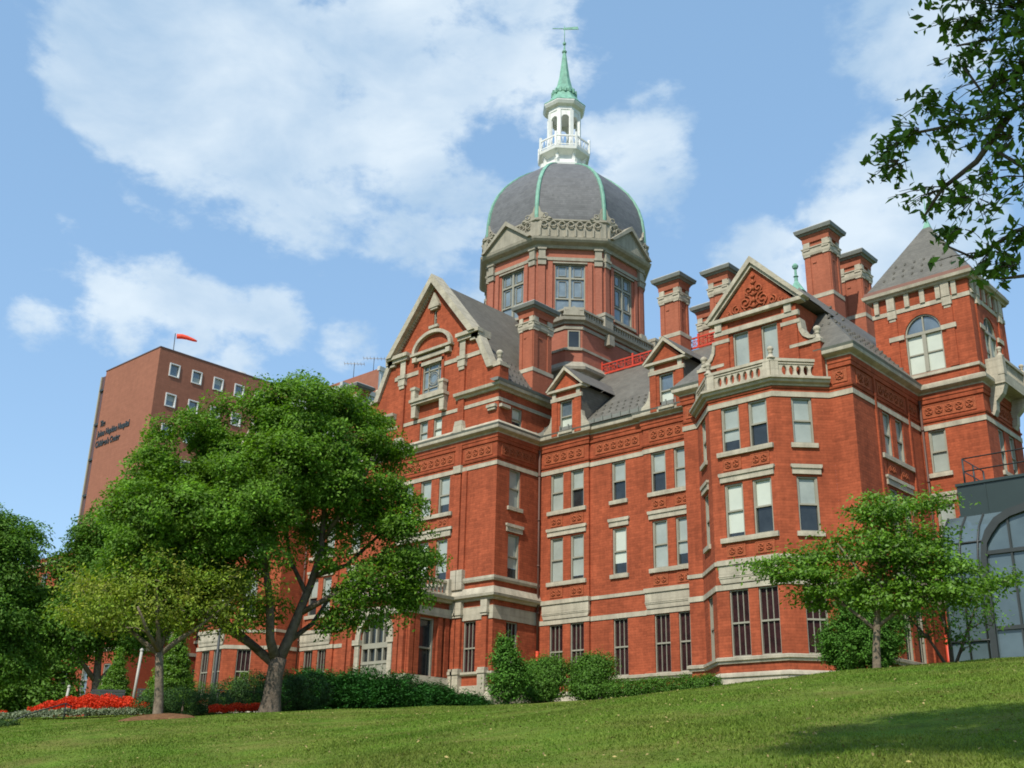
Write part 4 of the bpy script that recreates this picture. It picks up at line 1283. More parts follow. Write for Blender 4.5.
# ------------------------------------------------------------------ drum and dome
DX, DY = -53.22, 63.28
def dome():
    # lower square stage with cut corners
    W, c = 7.0, .88
    pts = [(-W, -W + c), (-W + c, -W), (W - c, -W), (W, -W + c), (W, W - c), (W - c, W), (-W + c, W), (-W, W - c)]
    path = [(DX + a, DY + b) for a, b in pts]
    mb = MB()
    sweep(mb, path, [(0, 24), (0, 32.4), (-.1, 32.4), (-.1, 24)], True)
    stg = mb.build('drum_base_wall', BRICK_D, HB)
    st = MB()
    sweep(st, path, [(-.1, 28.1), (.10, 28.1), (.16, 28.3), (.42, 28.42), (.46, 28.62), (.12, 29.0), (.06, 29.1), (-.1, 29.1)], True)
    sweep(st, path, rectprof(.08, 30.02, 30.2), True); sweep(st, path, rectprof(.08, 31.65, 31.9), True)
    st.cur = 'balcony_cornice'
    sweep(st, path, [(-.1, 32.05), (.15, 32.05), (.2, 32.2), (.42, 32.28), (.46, 32.5), (-.7, 32.5)], True)
    st.cur = 'balustrade'
    sweep(st, path, [(-.3, 32.5), (.1, 32.5), (.1, 32.62), (-.3, 32.62)], True); sweep(st, path, [(-.3, 33.15), (.12, 33.15), (.12, 33.3), (-.3, 33.3)], True)
    for F, n in ((Fr(DX, DY - W, 0), W - c), (Fr(DX + W, DY, 90), W - c)):
        k = -n + .3
        while k < n - .3:
            if abs(abs(k) - 3.2) > .5:
                box(st, F, k, k + .13, 32.62, 33.15, -.2, .02)
            k += .3
        for u in (-3.2, 3.2):
            box(st, F, u - .5, u + .5, 32.5, 33.75, -.9, .25); box(st, F, u - .56, u + .56, 33.55, 33.8, -.95, .32)
            box(st, F, u - .3, u + .3, 31.2, 32.0, -.05, .5)
    st.cur = 'small_pediment'
    FD = Fr(DX + W - c / 2, DY - W + c / 2, 45)
    sheet(st, FD, rect(-.75, .75, 32.5, 33.4), [], .1)
    prism(st, FD, [(-.8, 32.7), (.8, 32.7), (0, 33.45)], .0, .25)
    box(st, FD, -.62, .62, 29.98, 30.16, -.05, .14)
    st.build('stone_dressing', STONE_D, stg)
    pn = MB()
    box(pn, FD, -.40, .40, 30.2, 31.5, -.1, .02)
    pn.build('window', GLASS, stg)
    fr = MB()
    for (a, b, z0, z1) in ((-.45, -.37, 30.2, 31.55), (.37, .45, 30.2, 31.55), (-.37, .37, 31.47, 31.55), (-.37, .37, 30.16, 30.24)):
        box(fr, FD, a, b, z0, z1, -.05, .07)
    fr.build('window_frame', FRAME, stg)
    # drum
    ap = 6.2
    side = 2 * ap * math.tan(radians(22.5))
    wall = MB(); sd = MB()
    for k in range(8):
        ang = 45 * k
        nx, ny = cos(radians(ang)), sin(radians(ang))
        F = Fr(DX + nx * ap, DY + ny * ap, ang + 90)
        h = side / 2
        seen = k in (5, 6, 7, 0, 1)
        sheet(wall, F, rect(-h, h, 32.4, 40.0), [rect(-1.18, 1.18, 34.3, 38.5)], 0, .3)
        if seen:
            window(F, -1.18, 1.18, 34.3, 38.5, 'cross', HB, 0, 0, False)
        else:
            window(F, -1.18, 1.18, 34.3, 38.5, 'cross', HB, 0, 0, False)
        for (a, b) in ((-h + .1, -h + .62), (-h + .85, -h + 1.2), (h - 1.2, h - .85), (h - .62, h - .1)):
            box(wall, F, a, b, 34.0, 38.6, -.05, .16)
        for s in (-1, 1):
            a, b = sorted((s * (h - .05), s * (h - .68)))
            sd.cur = 'pier_capital'
            box(sd, F, a, b, 38.3, 38.75, -.05, .26); box(sd, F, a - .03, b + .03, 38.75, 38.95, -.05, .34); box(sd, F, a + .05, b - .05, 38.95, 39.75, -.05, .24)
            box(sd, F, a - .03, b + .03, 39.6, 39.75, -.05, .32)
            box(sd, F, a, b, 33.2, 34.1, -.05, .34)
        sd.cur = 'stone_band'
        box(sd, F, -h + .7, h - .7, 38.75, 39.02, -.05, .10); box(sd, F, -1.35, 1.35, 38.5, 38.62, -.05, .12)
        box(sd, F, -1.4, 1.4, 34.08, 34.3, -.2, .2)
        if k % 2 == 0:                                    # pedimented faces
            hw = 2.45
            sd.cur = 'pediment'
            prism(sd, F, [(-hw, 40.52), (hw, 40.52), (hw - .1, 40.72), (0, 42.35), (-hw + .1, 40.72)], .15, .75)
            prism(sd, F, [(-hw - .2, 40.5), (-hw + .12, 40.5), (0, 42.25), (0, 42.65)], .1, 1.0)
            prism(sd, F, [(hw + .2, 40.5), (hw - .12, 40.5), (0, 42.25), (0, 42.65)], .1, 1.0)
        if True:
            sd.cur = 'frieze_ornament'
            for j in range(7):                            # pierced frieze of rings
                c_ = -2.1 + .7 * j
                tube(sd, [F.p(c_ + .24 * cos(2 * pi * i / 10), 41.65 + .24 * sin(2 * pi * i / 10), .62) for i in range(11)], .06, 5)
                box(sd, F, c_ - .42, c_ - .28, 40.6, 41.35, .5, .66)
    wall.build('drum_wall', BRICK_D, HB)
    oct_ = lambda r: [(DX + r * cos(radians(22.5 - 45 * k)), DY + r * sin(radians(22.5 - 45 * k))) for k in range(8)][::-1]
    P = oct_(ap / cos(radians(22.5)))
    sd.cur = 'drum_cornice'
    sweep(sd, P, [(-.5, 39.75), (.2, 39.75), (.26, 39.98), (.62, 40.14), (.74, 40.3), (.78, 40.48), (.5, 40.56), (-.5, 40.56)], True)
    sd.cur = 'parapet'
    sweep(sd, P, [(-.5, 40.5), (.5, 40.5), (.5, 41.9), (.62, 41.98), (.62, 42.1), (-.5, 42.1)], True)
    sd.cur = 'crocket'
    for (x, y) in P:
        dx, dy = x - DX, y - DY
        l = sqrt(dx * dx + dy * dy)
        a_ = math.degrees(math.atan2(dy, dx))
        F = Fr(x + dx / l * .25, y + dy / l * .25, a_ + 90)
        box(sd, F, -.45, .45, 40.5, 42.25, -.35, .22); 
        prism(sd, F, [(-1.25, 42.1), (1.25, 42.1), (1.05, 42.3), (.75, 42.28), (.6, 42.65), (.35, 42.85), (.25, 43.25), (0, 43.65), (-.25, 43.25), (-.35, 42.85), (-.6, 42.65), (-.75, 42.28), (-1.05, 42.3)], -.3, .05)
        for s in (-1, 1):
            tube(sd, [F.p(s * (.72 + .2 * cos(2 * pi * i / 8)), 42.42 + .2 * sin(2 * pi * i / 8), .06) for i in range(9)], .05, 5)
    sd.build('stone_dressing', STONE_D, HB)
    prof = [(6.95, 41.9), (7.0, 42.6), (6.95, 43.6), (6.82, 44.6), (6.55, 45.6), (6.15, 46.5), (5.6, 47.35), (4.95, 48.1), (4.2, 48.8), (3.4, 49.4), (2.65, 49.85), (2.2, 50.1)]
    d = MB()
    lathe(d, DX, DY, prof, 8, 22.5, 0, False)
    dome_o = d.build('dome', SLATE_D, HB)
    for k in range(8):
        rb = MB()
        a_ = radians(22.5 + 45 * k)
        F = Fr(DX, DY, math.degrees(a_) + 90)
        V = []
        for r, z in prof:
            for (u, dd) in ((-.15, r - .12), (-.15, r + .07), (-.06, r + .13), (.06, r + .13), (.15, r + .07), (.15, r - .12)):
                V.append(F.p(u, z, dd))
        fs = [(i * 6 + j, i * 6 + (j + 1) % 6, (i + 1) * 6 + (j + 1) % 6, (i + 1) * 6 + j) for i in range(len(prof) - 1) for j in range(6)]
        rb.add(V, fs, 0)
        rb.build('rib', COPPER, dome_o)
    ln = MB()
    lathe(ln, DX, DY, [(2.35, 49.95), (2.4, 50.20), (2.1, 50.40), (1.75, 50.50), (1.7, 51.30), (2.1, 51.50), (2.35, 51.60), (2.4, 51.85), (1.5, 51.86)], 8)
    for k in range(8):
        a_ = radians(22.5 + 45 * k)
        F = Fr(DX + 1.7 * cos(a_), DY + 1.7 * sin(a_), math.degrees(a_) + 90)
        prism(ln, Fr(DX + 1.6 * cos(a_), DY + 1.6 * sin(a_), math.degrees(a_)), [(0, 50.40), (.6, 50.30), (.7, 50.60), (.3, 50.90), (.35, 51.30), (.6, 51.50), (0, 51.50)], -.12, .12)
        # open lantern: posts and arches
        F = Fr(DX, DY, math.degrees(a_) + 90)
        box(ln, F, -.16, .16, 51.85, 56.0, 1.22, 1.5)
        F2 = Fr(DX + 1.33 * cos(radians(45 * k)), DY + 1.33 * sin(radians(45 * k)), 45 * k + 90)
        hw = .56
        hole = [(-.34, 51.90), (.34, 51.90), (.34, 55.2)] + [(.34 * cos(pi * j / 10), 55.2 + .34 * sin(pi * j / 10)) for j in range(1, 10)] + [(-.34, 55.2)]
        sheet(ln, F2, rect(-hw, hw, 51.85, 56.0), [hole], 0, both=-.14)
        F3 = Fr(DX + 2.12 * cos(radians(45 * k)), DY + 2.12 * sin(radians(45 * k)), 45 * k + 90)
        box(ln, F3, -.86, .86, 52.82, 52.95, -.05, .05); box(ln, F3, -.86, .86, 52.00, 52.08, -.03, .03)
        for j in range(5):
            tube(ln, [F3.p(-.7 + .35 * j, 52.08, 0), F3.p(-.52 + .35 * j, 52.82, 0)], .025, 4); tube(ln, [F3.p(-.52 + .35 * j, 52.08, 0), F3.p(-.7 + .35 * j, 52.82, 0)], .025, 4)
        x, y, _ = Fr(DX, DY, math.degrees(a_) + 90).p(0, 0, 2.28)
        box(ln, Fr(x, y, math.degrees(a_) + 90), -.09, .09, 51.85, 53.25, -.09, .09)
    lathe(ln, DX, DY, [(1.42, 55.95), (1.5, 56.05), (1.5, 56.35), (1.8, 56.5), (1.95, 56.75), (1.95, 56.85), (.5, 56.86)], 8)
    lant = ln.build('lantern', WHITE, HB)
    sp = MB()
    lathe(sp, DX, DY, [(1.98, 56.86), (1.96, 56.95), (1.5, 57.35), (1.2, 57.85), (1.05, 58.3)], 8)
    lathe(sp, DX, DY, [(1.12, 58.28), (1.14, 58.5), (1.02, 58.52), (.72, 59.2), (.50, 60.2), (.36, 61.3), (.24, 62.3), (.14, 63.0)], 8)
    lathe(sp, DX, DY, [(.2, 63.0), (.24, 63.12), (.1, 63.3), (.06, 63.8), (.05, 64.0)], 8)
    for k in range(16):
        a_ = 2 * pi * k / 16
        box(sp, Fr(DX + 1.08 * cos(a_), DY + 1.08 * sin(a_), math.degrees(a_) + 90), -.08, .08, 58.15, 58.6, -.05, .08)
    spo = sp.build('spire', COPPER, HB)
    vn = MB()
    lathe(vn, DX, DY, [(.02, 63.8), (.12, 63.86), (.17, 64.0), (.12, 64.14), (.03, 64.2)], 8, 0, 0, True)
    tube(vn, [(DX, DY, 63.9), (DX, DY, 66.0)], .035, 5)
    dx, dy = .72, .69
    V = lambda t, z, w=0: (DX + dx * t, DY + dy * t, z)
    for (pts) in ([(-.1, 65.55), (1.3, 65.65), (1.2, 65.95), (-.1, 65.75)], [(-1.1, 65.62), (-.1, 65.64), (-.1, 65.7), (-1.1, 65.68)]):
        F = Fr(DX, DY, math.degrees(math.atan2(dy, dx)))
        prism(vn, F, pts, -.03, .03)
    vn.build('weathervane', COPPER, spo)
dome()

# ================================================================== buildings further off
def childrens_block():
    x0, x1, y0, y1, zt = -137.8, -123.7, 65.64, 118.0, 53.25
    T = empty('tower_block', (-130, 66, 4), 'tall plain brick hospital block with dark lettering on its blank end wall', 'building')
    w = MB()
    F = Fr(0, y0, 0); FS = Fr(x1, 0, 90)
    sheet(w, F, rect(x0, x1, 3, zt), [], 0)
    holes = []
    for r in range(9):
        for k in range(14):
            a = 67.35 + 3.33 * k; z = 49.85 - 4.15 * r
            if z > 24: holes.append((a, a + 1.35, z, z + 1.65))
    sheet(w, FS, rect(y0, y1, 3, zt), [rect(*h) for h in holes], 0, .35)
    sheet(w, Fr(x0, 0, -90), rect(-y1, -y0, 3, zt), [], 0)
    w.add([(x0, y0, zt), (x1, y0, zt), (x1, y1, zt), (x0, y1, zt)], [(0, 1, 2, 3)])
    w.build('wall', BRICK_T, T)
    cp = MB(); sweep(cp, [(x0, y1), (x0, y0), (x1, y0), (x1, y1)], [(-.3, zt), (.06, zt), (.06, zt + .16), (-.3, zt + .16)])
    cp.build('coping', mat('dark_coping', (.10, .06, .05), .7), T)
    n = 0
    for (a, b, c, d) in holes:
        if n >= 56: break
        n += 1
        p = MB()
        p.add([FS.p(a, c, -.2), FS.p(b, c, -.2), FS.p(b, c + .8, -.2), FS.p(a, c + .8, -.2), FS.p(b, d, -.2), FS.p(a, d, -.2)], [(0, 1, 2, 3), (3, 2, 4, 5)])
        p.m = [n % 2, 1 if n % 3 else 0]
        po = p.build('window', [BLIND, GLASS_S], T)
        f = MB()
        for q in ((a - .08, a + .06, c - .08, d + .08), (b - .06, b + .08, c - .08, d + .08), (a + .06, b - .06, c - .08, c + .06), (a + .06, b - .06, d - .06, d + .08)):
            box(f, FS, *q, -.3, .12)
        f.build('frame', FRAME_W, po)
    st = MB()
    box(st, F, -138.6, -137.8, 3, 52.9, -3, -.6, 0)
    st.build('glazed_strip', mat('grey_panel', (.36, .36, .33), .5, .08, .3), T)
    st = MB(); box(st, F, -139.3, -138.6, 3, 52.9, -3, -.35); st.build('dark_strip', mat('dark_panel', (.10, .055, .05), .4), T)
    st = MB(); box(st, F, -139.6, -139.3, 3, 52.9, -3, -.2); st.build('fin', mat('tan_panel', (.30, .26, .18), .6), T)
    st = MB()
    for k in range(9):
        z = 50.6 - 5.0 * k
        if z > 6: box(st, F, -139.2, -137.82, z, z + .3, -.6, -.1)
    st.build('louvre', DARK, T)
    for txt, x, z in (('The', -137.05, 45.0), ('Johns Hopkins Hospital', -137.35, 43.6), ("Children's Center", -137.5, 42.15)):
        cu = bpy.data.curves.new('lettering', 'FONT')
        cu.body = txt; cu.size = 1.2; cu.extrude = 0.04; cu.offset = 0.035
        cu.materials.append(DARK)
        o = bpy.data.objects.new('lettering', cu)
        C.objects.link(o); o.parent = T
        o.location = (x + 130, y0 - .06 - 66, z - 4)
        o.rotation_euler = (pi / 2, 0, 0)
        o.scale = (.74, 1, 1)
        bpy.context.view_layer.update()
        me = bpy.data.meshes.new_from_object(o.evaluated_get(bpy.context.evaluated_depsgraph_get()))
        me.name = 'lettering'
        M_ = o.matrix_local.copy()
        bpy.data.objects.remove(o)
        o = bpy.data.objects.new('lettering', me)
        C.objects.link(o); o.parent = T
        me.transform(M_)
childrens_block()

def windsock():
    o = empty('windsock', (-131.7, 71.9, 53.3), 'orange windsock flying from a mast on the tall plain block', 'windsock')
    m = MB(); tube(m, [(-131.7, 71.9, 53.3), (-131.7, 71.8, 59.4)], .06, 6); m.build('mast', DARK, o)
    s = MB()
    pts = [(-131.6, 72.0, 59.0), (-131.2, 72.6, 59.05), (-130.8, 73.2, 58.95), (-130.3, 73.9, 58.7), (-130.0, 74.3, 58.55)]
    tube(s, pts, [.36, .36, .30, .22, .12], 8)
    s.build('sleeve', ORANGE, o)
    d = empty('satellite_dish', (-127.1, 79.6, 53.3), 'round pale dish aerial on the edge of the tall plain block roof', 'dish')
    q = MB(); lathe(q, -127.1, 80, [(1.3, 53.5), (1.25, 54.1), (.9, 54.7), (.3, 54.95), (.02, 55.0)], 14, 0, 0, True)
    q.build('dome_cover', LEAD, d)
windsock()

def clad_block(x0, x1, y0, y1, zt, label, brickfront=True):
    T = empty('clad_building', ((x0 + x1) / 2, y0, 4), label, 'building')
    F = Fr(0, y0, 0); FS = Fr(x1, 0, 90)
    w = MB(); sheet(w, F, rect(x0, x1, 3, zt), [], 0); sheet(w, Fr(x0, 0, -90), rect(-y1, -y0, 3, zt), [], 0)
    w.add([(x0, y0, zt), (x1, y0, zt), (x1, y1, zt), (x0, y1, zt)], [(0, 1, 2, 3)])
    w.build('brick_wall', BRICK_T if brickfront else SIDING, T)
    s = MB(); sheet(s, FS, rect(y0, y1, 3, zt - .3), [], 0)
    k = y0 + .3
    while k < y1:
        box(s, FS, k, k + .12, 3, zt - .35, .002, .08); k += .55
    s.build('siding', SIDING, T)
    c = MB(); sweep(c, [(x1, y0 - .1), (x1, y1)], [(-.3, zt - .3), (.2, zt - .3), (.3, zt + .3), (-.3, zt + .35)]); c.build('eaves_trim', LEAD, T)
clad_block(-133, -115.4, 95.7, 125, 57.3, 'brick fronted block with grey metal siding rising behind the pointed gable')
clad_block(-130, -108.1, 83.5, 100, 49.6, 'lower grey sided block in front of the brick fronted one', False)
def antenna(x, y, z0, h, w, label):
    o = empty('antenna', (x, y, z0), label, 'antenna', 'aerials on the roof behind the gable')
    m = MB(); tube(m, [(x, y, z0), (x, y, z0 + h)], .05, 5); m.build('mast', DARK, o)
    b = MB(); tube(b, [(x - .7 * w, y - .7 * w, z0 + h - .2), (x + .7 * w, y + .7 * w, z0 + h - .2)], .05, 4)
    for k in range(7):
        t = -.7 + 1.4 * k / 6
        tube(b, [(x + t * w - .5, y + t * w + .5, z0 + h - .2), (x + t * w + .5, y + t * w - .5, z0 + h - .2)], .03, 4)
    b.build('crossbar', LEAD, o)
antenna(-121.5, 95.9, 57.2, 2.6, 1.5, 'left of the two comb shaped aerials beyond the gable')
antenna(-118.9, 97.5, 57.2, 3.3, 1.6, 'right and taller of the two comb shaped aerials beyond the gable')

def annex():
    T = empty('annex_building', (-92, 46, 4), 'shaded red brick annexe with a small stone trimmed gable behind the left trees', 'building')
    x0, x1, y0, y1, zt = -122, -84.5, 45.5, 62, 19.6
    w = MB()
    F = Fr(0, y0, 0); FS = Fr(x1, 0, 90)
    wins = [(48.5 + 3.4 * k, 49.7 + 3.4 * k, z, z + 2.5) for k in range(3) for z in (6.6, 11.4, 15.6)]
    sheet(w, FS, rect(y0, y1, 3, zt), [rect(*q) for q in wins], 0, .3)
    winf = [(x0 + 2 + 3.6 * k, x0 + 3.2 + 3.6 * k, z, z + 2.5) for k in range(10) for z in (6.6, 11.4, 15.6)]
    sheet(w, F, rect(x0, x1, 3, zt), [rect(*q) for q in winf], 0, .3)
    w.add([(x0, y0, zt), (x1, y0, zt), (x1, y1, zt), (x0, y1, zt)], [(0, 1, 2, 3)])
    w.build('wall', BRICK_A, T)
    for Fx, ws in ((FS, wins), (F, winf)):
        for (a, b, c, d) in ws:
            p = MB(); p.add([Fx.p(a, c, -.2), Fx.p(b, c, -.2), Fx.p(b, d, -.2), Fx.p(a, d, -.2)], [(0, 1, 2, 3)])
            po = p.build('window', GLASS_S, T)
            f = MB()
            for q in ((a, a + .1, c, d), (b - .1, b, c, d), (a + .1, b - .1, c, c + .1), (a + .1, b - .1, d - .1, d), (a + .1, b - .1, (c + d) / 2, (c + d) / 2 + .1)):
                box(f, Fx, *q, -.25, -.05)
            box(f, Fx, a - .15, b + .15, c - .22, c, -.05, .12)
            f.build('frame', FRAME, po)
    s = MB()
    for z in (5.6, 10.1, 14.4, 18.9):
        sweep(s, [(x0, y0), (x1, y0), (x1, y1)], rectprof(.08, z, z + .28))
    s.build('stone_band', STONE, T)
    g = MB()
    gx = -90.9
    sheet(g, Fr(gx, 45.2, 0), [(-1.2, zt - .4), (1.2, zt - .4), (1.2, 21.4), (0, 22.6), (-1.2, 21.4)], [rect(-.35, .45, 19.9, 21.0)], 0, .2)
    box(g, Fr(gx, 45.2, 0), -1.2, 1.2, zt - .5, 21.3, -2, -.25)
    g.build('gable_wall', BRICK_A, T)
    s = MB()
    Fg = Fr(gx, 45.2, 0)
    for q in (-1, 1):
        prism(s, Fg, [(q * 1.5, 21.25), (q * 1.2, 21.25), (0, 22.45), (0, 22.85)], -.4, .25)
    box(s, Fg, -.5, .6, 19.7, 19.9, -.1, .15)
    s.build('coping', STONE, T)
    p = MB(); p.add([Fg.p(-.35, 19.9, -.15), Fg.p(.45, 19.9, -.15), Fg.p(.45, 21, -.15), Fg.p(-.35, 21, -.15)], [(0, 1, 2, 3)]); p.build('window', GLASS, T)
annex()

# ------------------------------------------------------------------ glass atrium at the right
def atrium():
    T = empty('glass_atrium', (-16, 50, 4.8), 'glazed atrium with a curved dark frame under a green black fascia', 'building')
    x1 = -5.0
    yF, yB, yR = 49.6, 52.0, 53.6
    fa = MB()
    F = Fr(0, yR, 0)
    box(fa, F, -19.45, x1, 13.10, 14.65, -6, 0); box(fa, F, -19.5, x1, 14.62, 14.75, -6, .08); box(fa, F, -19.5, x1, 13.0, 13.14, -6, .06)
    for k in range(9):
        u = -18.1 + 1.9 * k
        box(fa, F, u, u + .05, 13.14, 14.6, .002, .03)
    fa.build('fascia', GREENM, T)
    # glazing of the set-back left bay: upright then curving back
    gl = MB(); mu = MB()
    prof = [(yB, 3.9), (yB, 10.0), (yB + .06, 10.7), (yB + .28, 11.5), (yB + .7, 12.3), (yB + 1.5, 13.05)]
    xa, xb = -20.0, -17.2
    gl.add([(x, y, z) for (y, z) in prof for x in (xa, xb)], [(2 * i, 2 * i + 1, 2 * i + 3, 2 * i + 2) for i in range(len(prof) - 1)])
    for x in (xa, -19.15, -18.3, xb):
        tube(mu, [(x, y - .05, z) for y, z in prof], .06, 4)
    for z in (10.15,):
        tube(mu, [(xa, yB - .06, z), (xb, yB - .06, z)], .07, 4)
    tube(mu, [(xa, prof[3][0] - .05, prof[3][1]), (xb, prof[3][0] - .05, prof[3][1])], .045, 4)
    tube(mu, [(xa, yB - .06, 6.9), (xb, yB - .06, 6.9)], .06, 4)
    # end wall with the sweeping arch frame
    arch = [(-17.35, 3.9), (-17.3, 10.0), (-17.2, 10.75), (-16.95, 11.35), (-16.5, 11.85), (-15.9, 12.15), (-15.0, 12.35), (-13.0, 12.5), (-5, 12.6)]
    FF = Fr(0, yF, 0)
    gl.add([FF.p(u, z, 0) for u, z in arch] + [FF.p(-5, 3.9, 0)], [tuple(range(len(arch) + 1))])
    # return glazing between the two planes
    gl.add([(u, y, z) for (u, z) in arch for y in (yF, yR)], [(2 * i, 2 * i + 1, 2 * i + 3, 2 * i + 2) for i in range(len(arch) - 1)])
    gl.build('glazing', GGLASS, T)
    inner = [(u + .27, z) for u, z in arch[:3]] + [(-16.68, 11.12), (-16.3, 11.55), (-15.8, 11.82), (-15.0, 12.0), (-13, 12.15), (-5, 12.2)]
    for i in range(len(arch) - 1):
        prism(mu, FF, [arch[i], arch[i + 1], inner[i + 1], inner[i]], -.15, .18)
    for u in (-16.0, -14.9, -13.8, -12.7, -11.6):
        box(mu, FF, u, u + .09, 3.9, 12.2 if u > -15 else 11.75, -.1, .1)
    for z in (10.25, 6.95):
        box(mu, FF, -17.0, -5, z, z + .17, -.1, .13)
    mu.build('frame', DARK, T)
    rl = MB()
    for (u, d) in ((-19.1, -.2), (-19.1, -1.6), (-19.1, -3.0), (-15.5, -.2), (-12.3, -.2), (-9, -.2)):
        tube(rl, [F.p(u, 14.7, d), F.p(u, 16.05, d)], .05, 5)
    for z in (16.05, 15.4):
        tube(rl, [F.p(-19.1, z, -3.0), F.p(-19.1, z, -.2), F.p(-5, z, -.2)], .035, 4)
    rl.build('railing', DARK, T)
atrium()

# ================================================================== foliage
def leaf_mesh(name, cen, size, m, parent, aspect=.5, up=.35, nrm=None, droop=0.0, tri=False):
    """cen: (n,3) world; one bent leaf quad per centre"""
    n = len(cen)
    off = Vector((0, 0, 0)); p = parent
    while p is not None:
        off += p.location; p = p.parent
    cen = cen - np.array(off)
    nr = NP.normal(size=(n, 3)); nr[:, 2] = np.abs(nr[:, 2]) + up
    if nrm is not None: nr += nrm * 0.9
    nr /= np.linalg.norm(nr, axis=1)[:, None]
    a = NP.normal(size=(n, 3)); a[:, 2] -= droop
    a -= nr * (a * nr).sum(1)[:, None]
    a /= np.linalg.norm(a, axis=1)[:, None]
    b = np.cross(nr, a)
    L = (size * NP.uniform(.65, 1.25, n))[:, None]; W = L * aspect
    v = np.empty((n, 4, 3))
    v[:, 0] = cen - a * L * .5
    v[:, 1] = cen + b * W * .5 - a * L * .05 + nr * L * .06
    v[:, 2] = cen + a * L * .5
    v[:, 3] = cen - b * W * .5 - a * L * .05 + nr * L * .06
    me = bpy.data.meshes.new(name)
    me.vertices.add(n * 4); me.vertices.foreach_set('co', v.ravel())
    me.loops.add(n * 4); me.loops.foreach_set('vertex_index', np.arange(n * 4, dtype=np.int32))
    me.polygons.add(n); me.polygons.foreach_set('loop_start', np.arange(0, n * 4, 4, dtype=np.int32))
    me.polygons.foreach_set('loop_total', np.full(n, 4, dtype=np.int32))
    me.materials.append(m)
    me.update(calc_edges=True); me.validate()
    o = bpy.data.objects.new(name, me); C.objects.link(o)
    if parent: o.parent = parent
    return o

def lobe_points(lobes, clumps, per, cr, shell=.55, flat=.7, puff=False):
    """clump centres in ellipsoid lobes, leaves gathered round each; lobes: (x,y,z,rx,ry,rz)"""
    cc = []; pts = []; nn = []
    for (x, y, z, rx, ry, rz) in lobes:
        k = max(3, int(clumps * (rx * ry * rz) ** .62))
        d = NP.normal(size=(k, 3)); d /= np.linalg.norm(d, axis=1)[:, None]
        r = NP.uniform(shell, 1.0, k) ** .6 * NP.uniform(.82, 1.1, k)
        c = np.array([x, y, z]) + d * r[:, None] * np.array([rx, ry, rz])
        cc.append(c)
        m = NP.poisson(per, k)
        idx = np.repeat(np.arange(k), m)
        s = cr * NP.uniform(.6, 1.4, k)[idx]
        q = NP.normal(size=(len(idx), 3)) * s[:, None] * np.array([1, 1, flat])
        if puff:                                  # leaves gathered over the top and sides of a tuft
            q = NP.normal(size=(len(idx), 3)); q[:, 2] += .35
            q /= np.linalg.norm(q, axis=1)[:, None]
            q *= (NP.uniform(.25, 1.0, len(idx)) ** .45)[:, None] * s[:, None] * np.array([1, 1, flat])
            q += NP.normal(size=q.shape) * .06
        pts.append(c[idx] + q)
        nn.append(d[idx] * .8 + q / (s[:, None] + 1e-6) * .25)
    return np.vstack(cc), np.vstack(pts), np.vstack(nn)

def grow(trunk_mb, limbs, targets, r0, rt=.012, step=.5, n=5, sag=0.0, maxn=400):
    """join every clump centre to the nearest point of the limbs with a curved, tapering branch"""
    nodes = []
    for pts, rads in limbs:
        tube(trunk_mb, pts, rads, 9)
        for i in range(len(pts) - 1):
            a, b = Vector(pts[i]), Vector(pts[i + 1])
            for t in (0, .33, .66):
                nodes.append((a.lerp(b, t), rads[i] * (1 - t) + rads[i + 1] * t))
    base = nodes[0][0]
    T = sorted([Vector(t) for t in targets], key=lambda t: (t - base).length)
    if len(T) > maxn:
        T = T[::max(1, len(T) // maxn)]
    for t in T:
        best = min(nodes, key=lambda q: (q[0] - t).length + .25 * (q[0] - base).length * 0 + (.8 if q[0].z > t.z else 0))
        p, r = best
        d = t - p
        L = d.length
        if L < .15: continue
        k = max(2, int(L / step))
        rs = min(r * .65, .012 + .022 * L)
        side = Vector((rnd.uniform(-1, 1), rnd.uniform(-1, 1), rnd.uniform(0, 1))) * L * .13
        pts = []; rr = []
        for i in range(k + 1):
            f = i / k
            q = p + d * f + side * sin(pi * f) + Vector((0, 0, L * .12 * sin(pi * f)))
            pts.append(q); rr.append(rs * (1 - f) + rt * f)
        tube(trunk_mb, pts, rr, n)
        for i in range(1, k + 1):
            nodes.append((pts[i], rr[i]))

def local(base, right, p):
    f = (-right[1], right[0])
    return (base[0] + right[0] * p[0] + f[0] * p[2], base[1] + right[1] * p[0] + f[1] * p[2], base[2] + p[1])

def tree(name, base, right, limbs, lobes, leafmat, bark, label, clumps, per, cr, lsize, depth=1.0, shell=.5, aspect=.5, up=.35, droop=0.0, maxn=300, group=None, flat=.7, puff=False):
    """limbs: [[(x, z, y, r), ...]], lobes: (x, z, rx, rz, y) in the tree's own frame"""
    b = (base[0], base[1], gz(*base) if len(base) < 3 else base[2])
    T = empty(name, b, label, 'tree', group)
    lm = []
    for l in limbs:
        pts = [local(b, right, (q[0], q[1], q[2])) for q in l]
        lm.append((pts, [q[3] for q in l]))
    lw = []
    for (x, z, rx, rz, y) in lobes:
        p = local(b, right, (x, z, y))
        lw.append((*p, rx, rx * depth, rz))
    cc, pts, nn = lobe_points(lw, clumps, per, cr, shell, flat, puff)
    mb = MB()
    grow(mb, lm, [tuple(c) for c in cc], .1, maxn=maxn)
    mb.build('trunk', bark, T)
    leaf_mesh('crown', pts, lsize, leafmat, T, aspect, up, nn, droop)
    return T

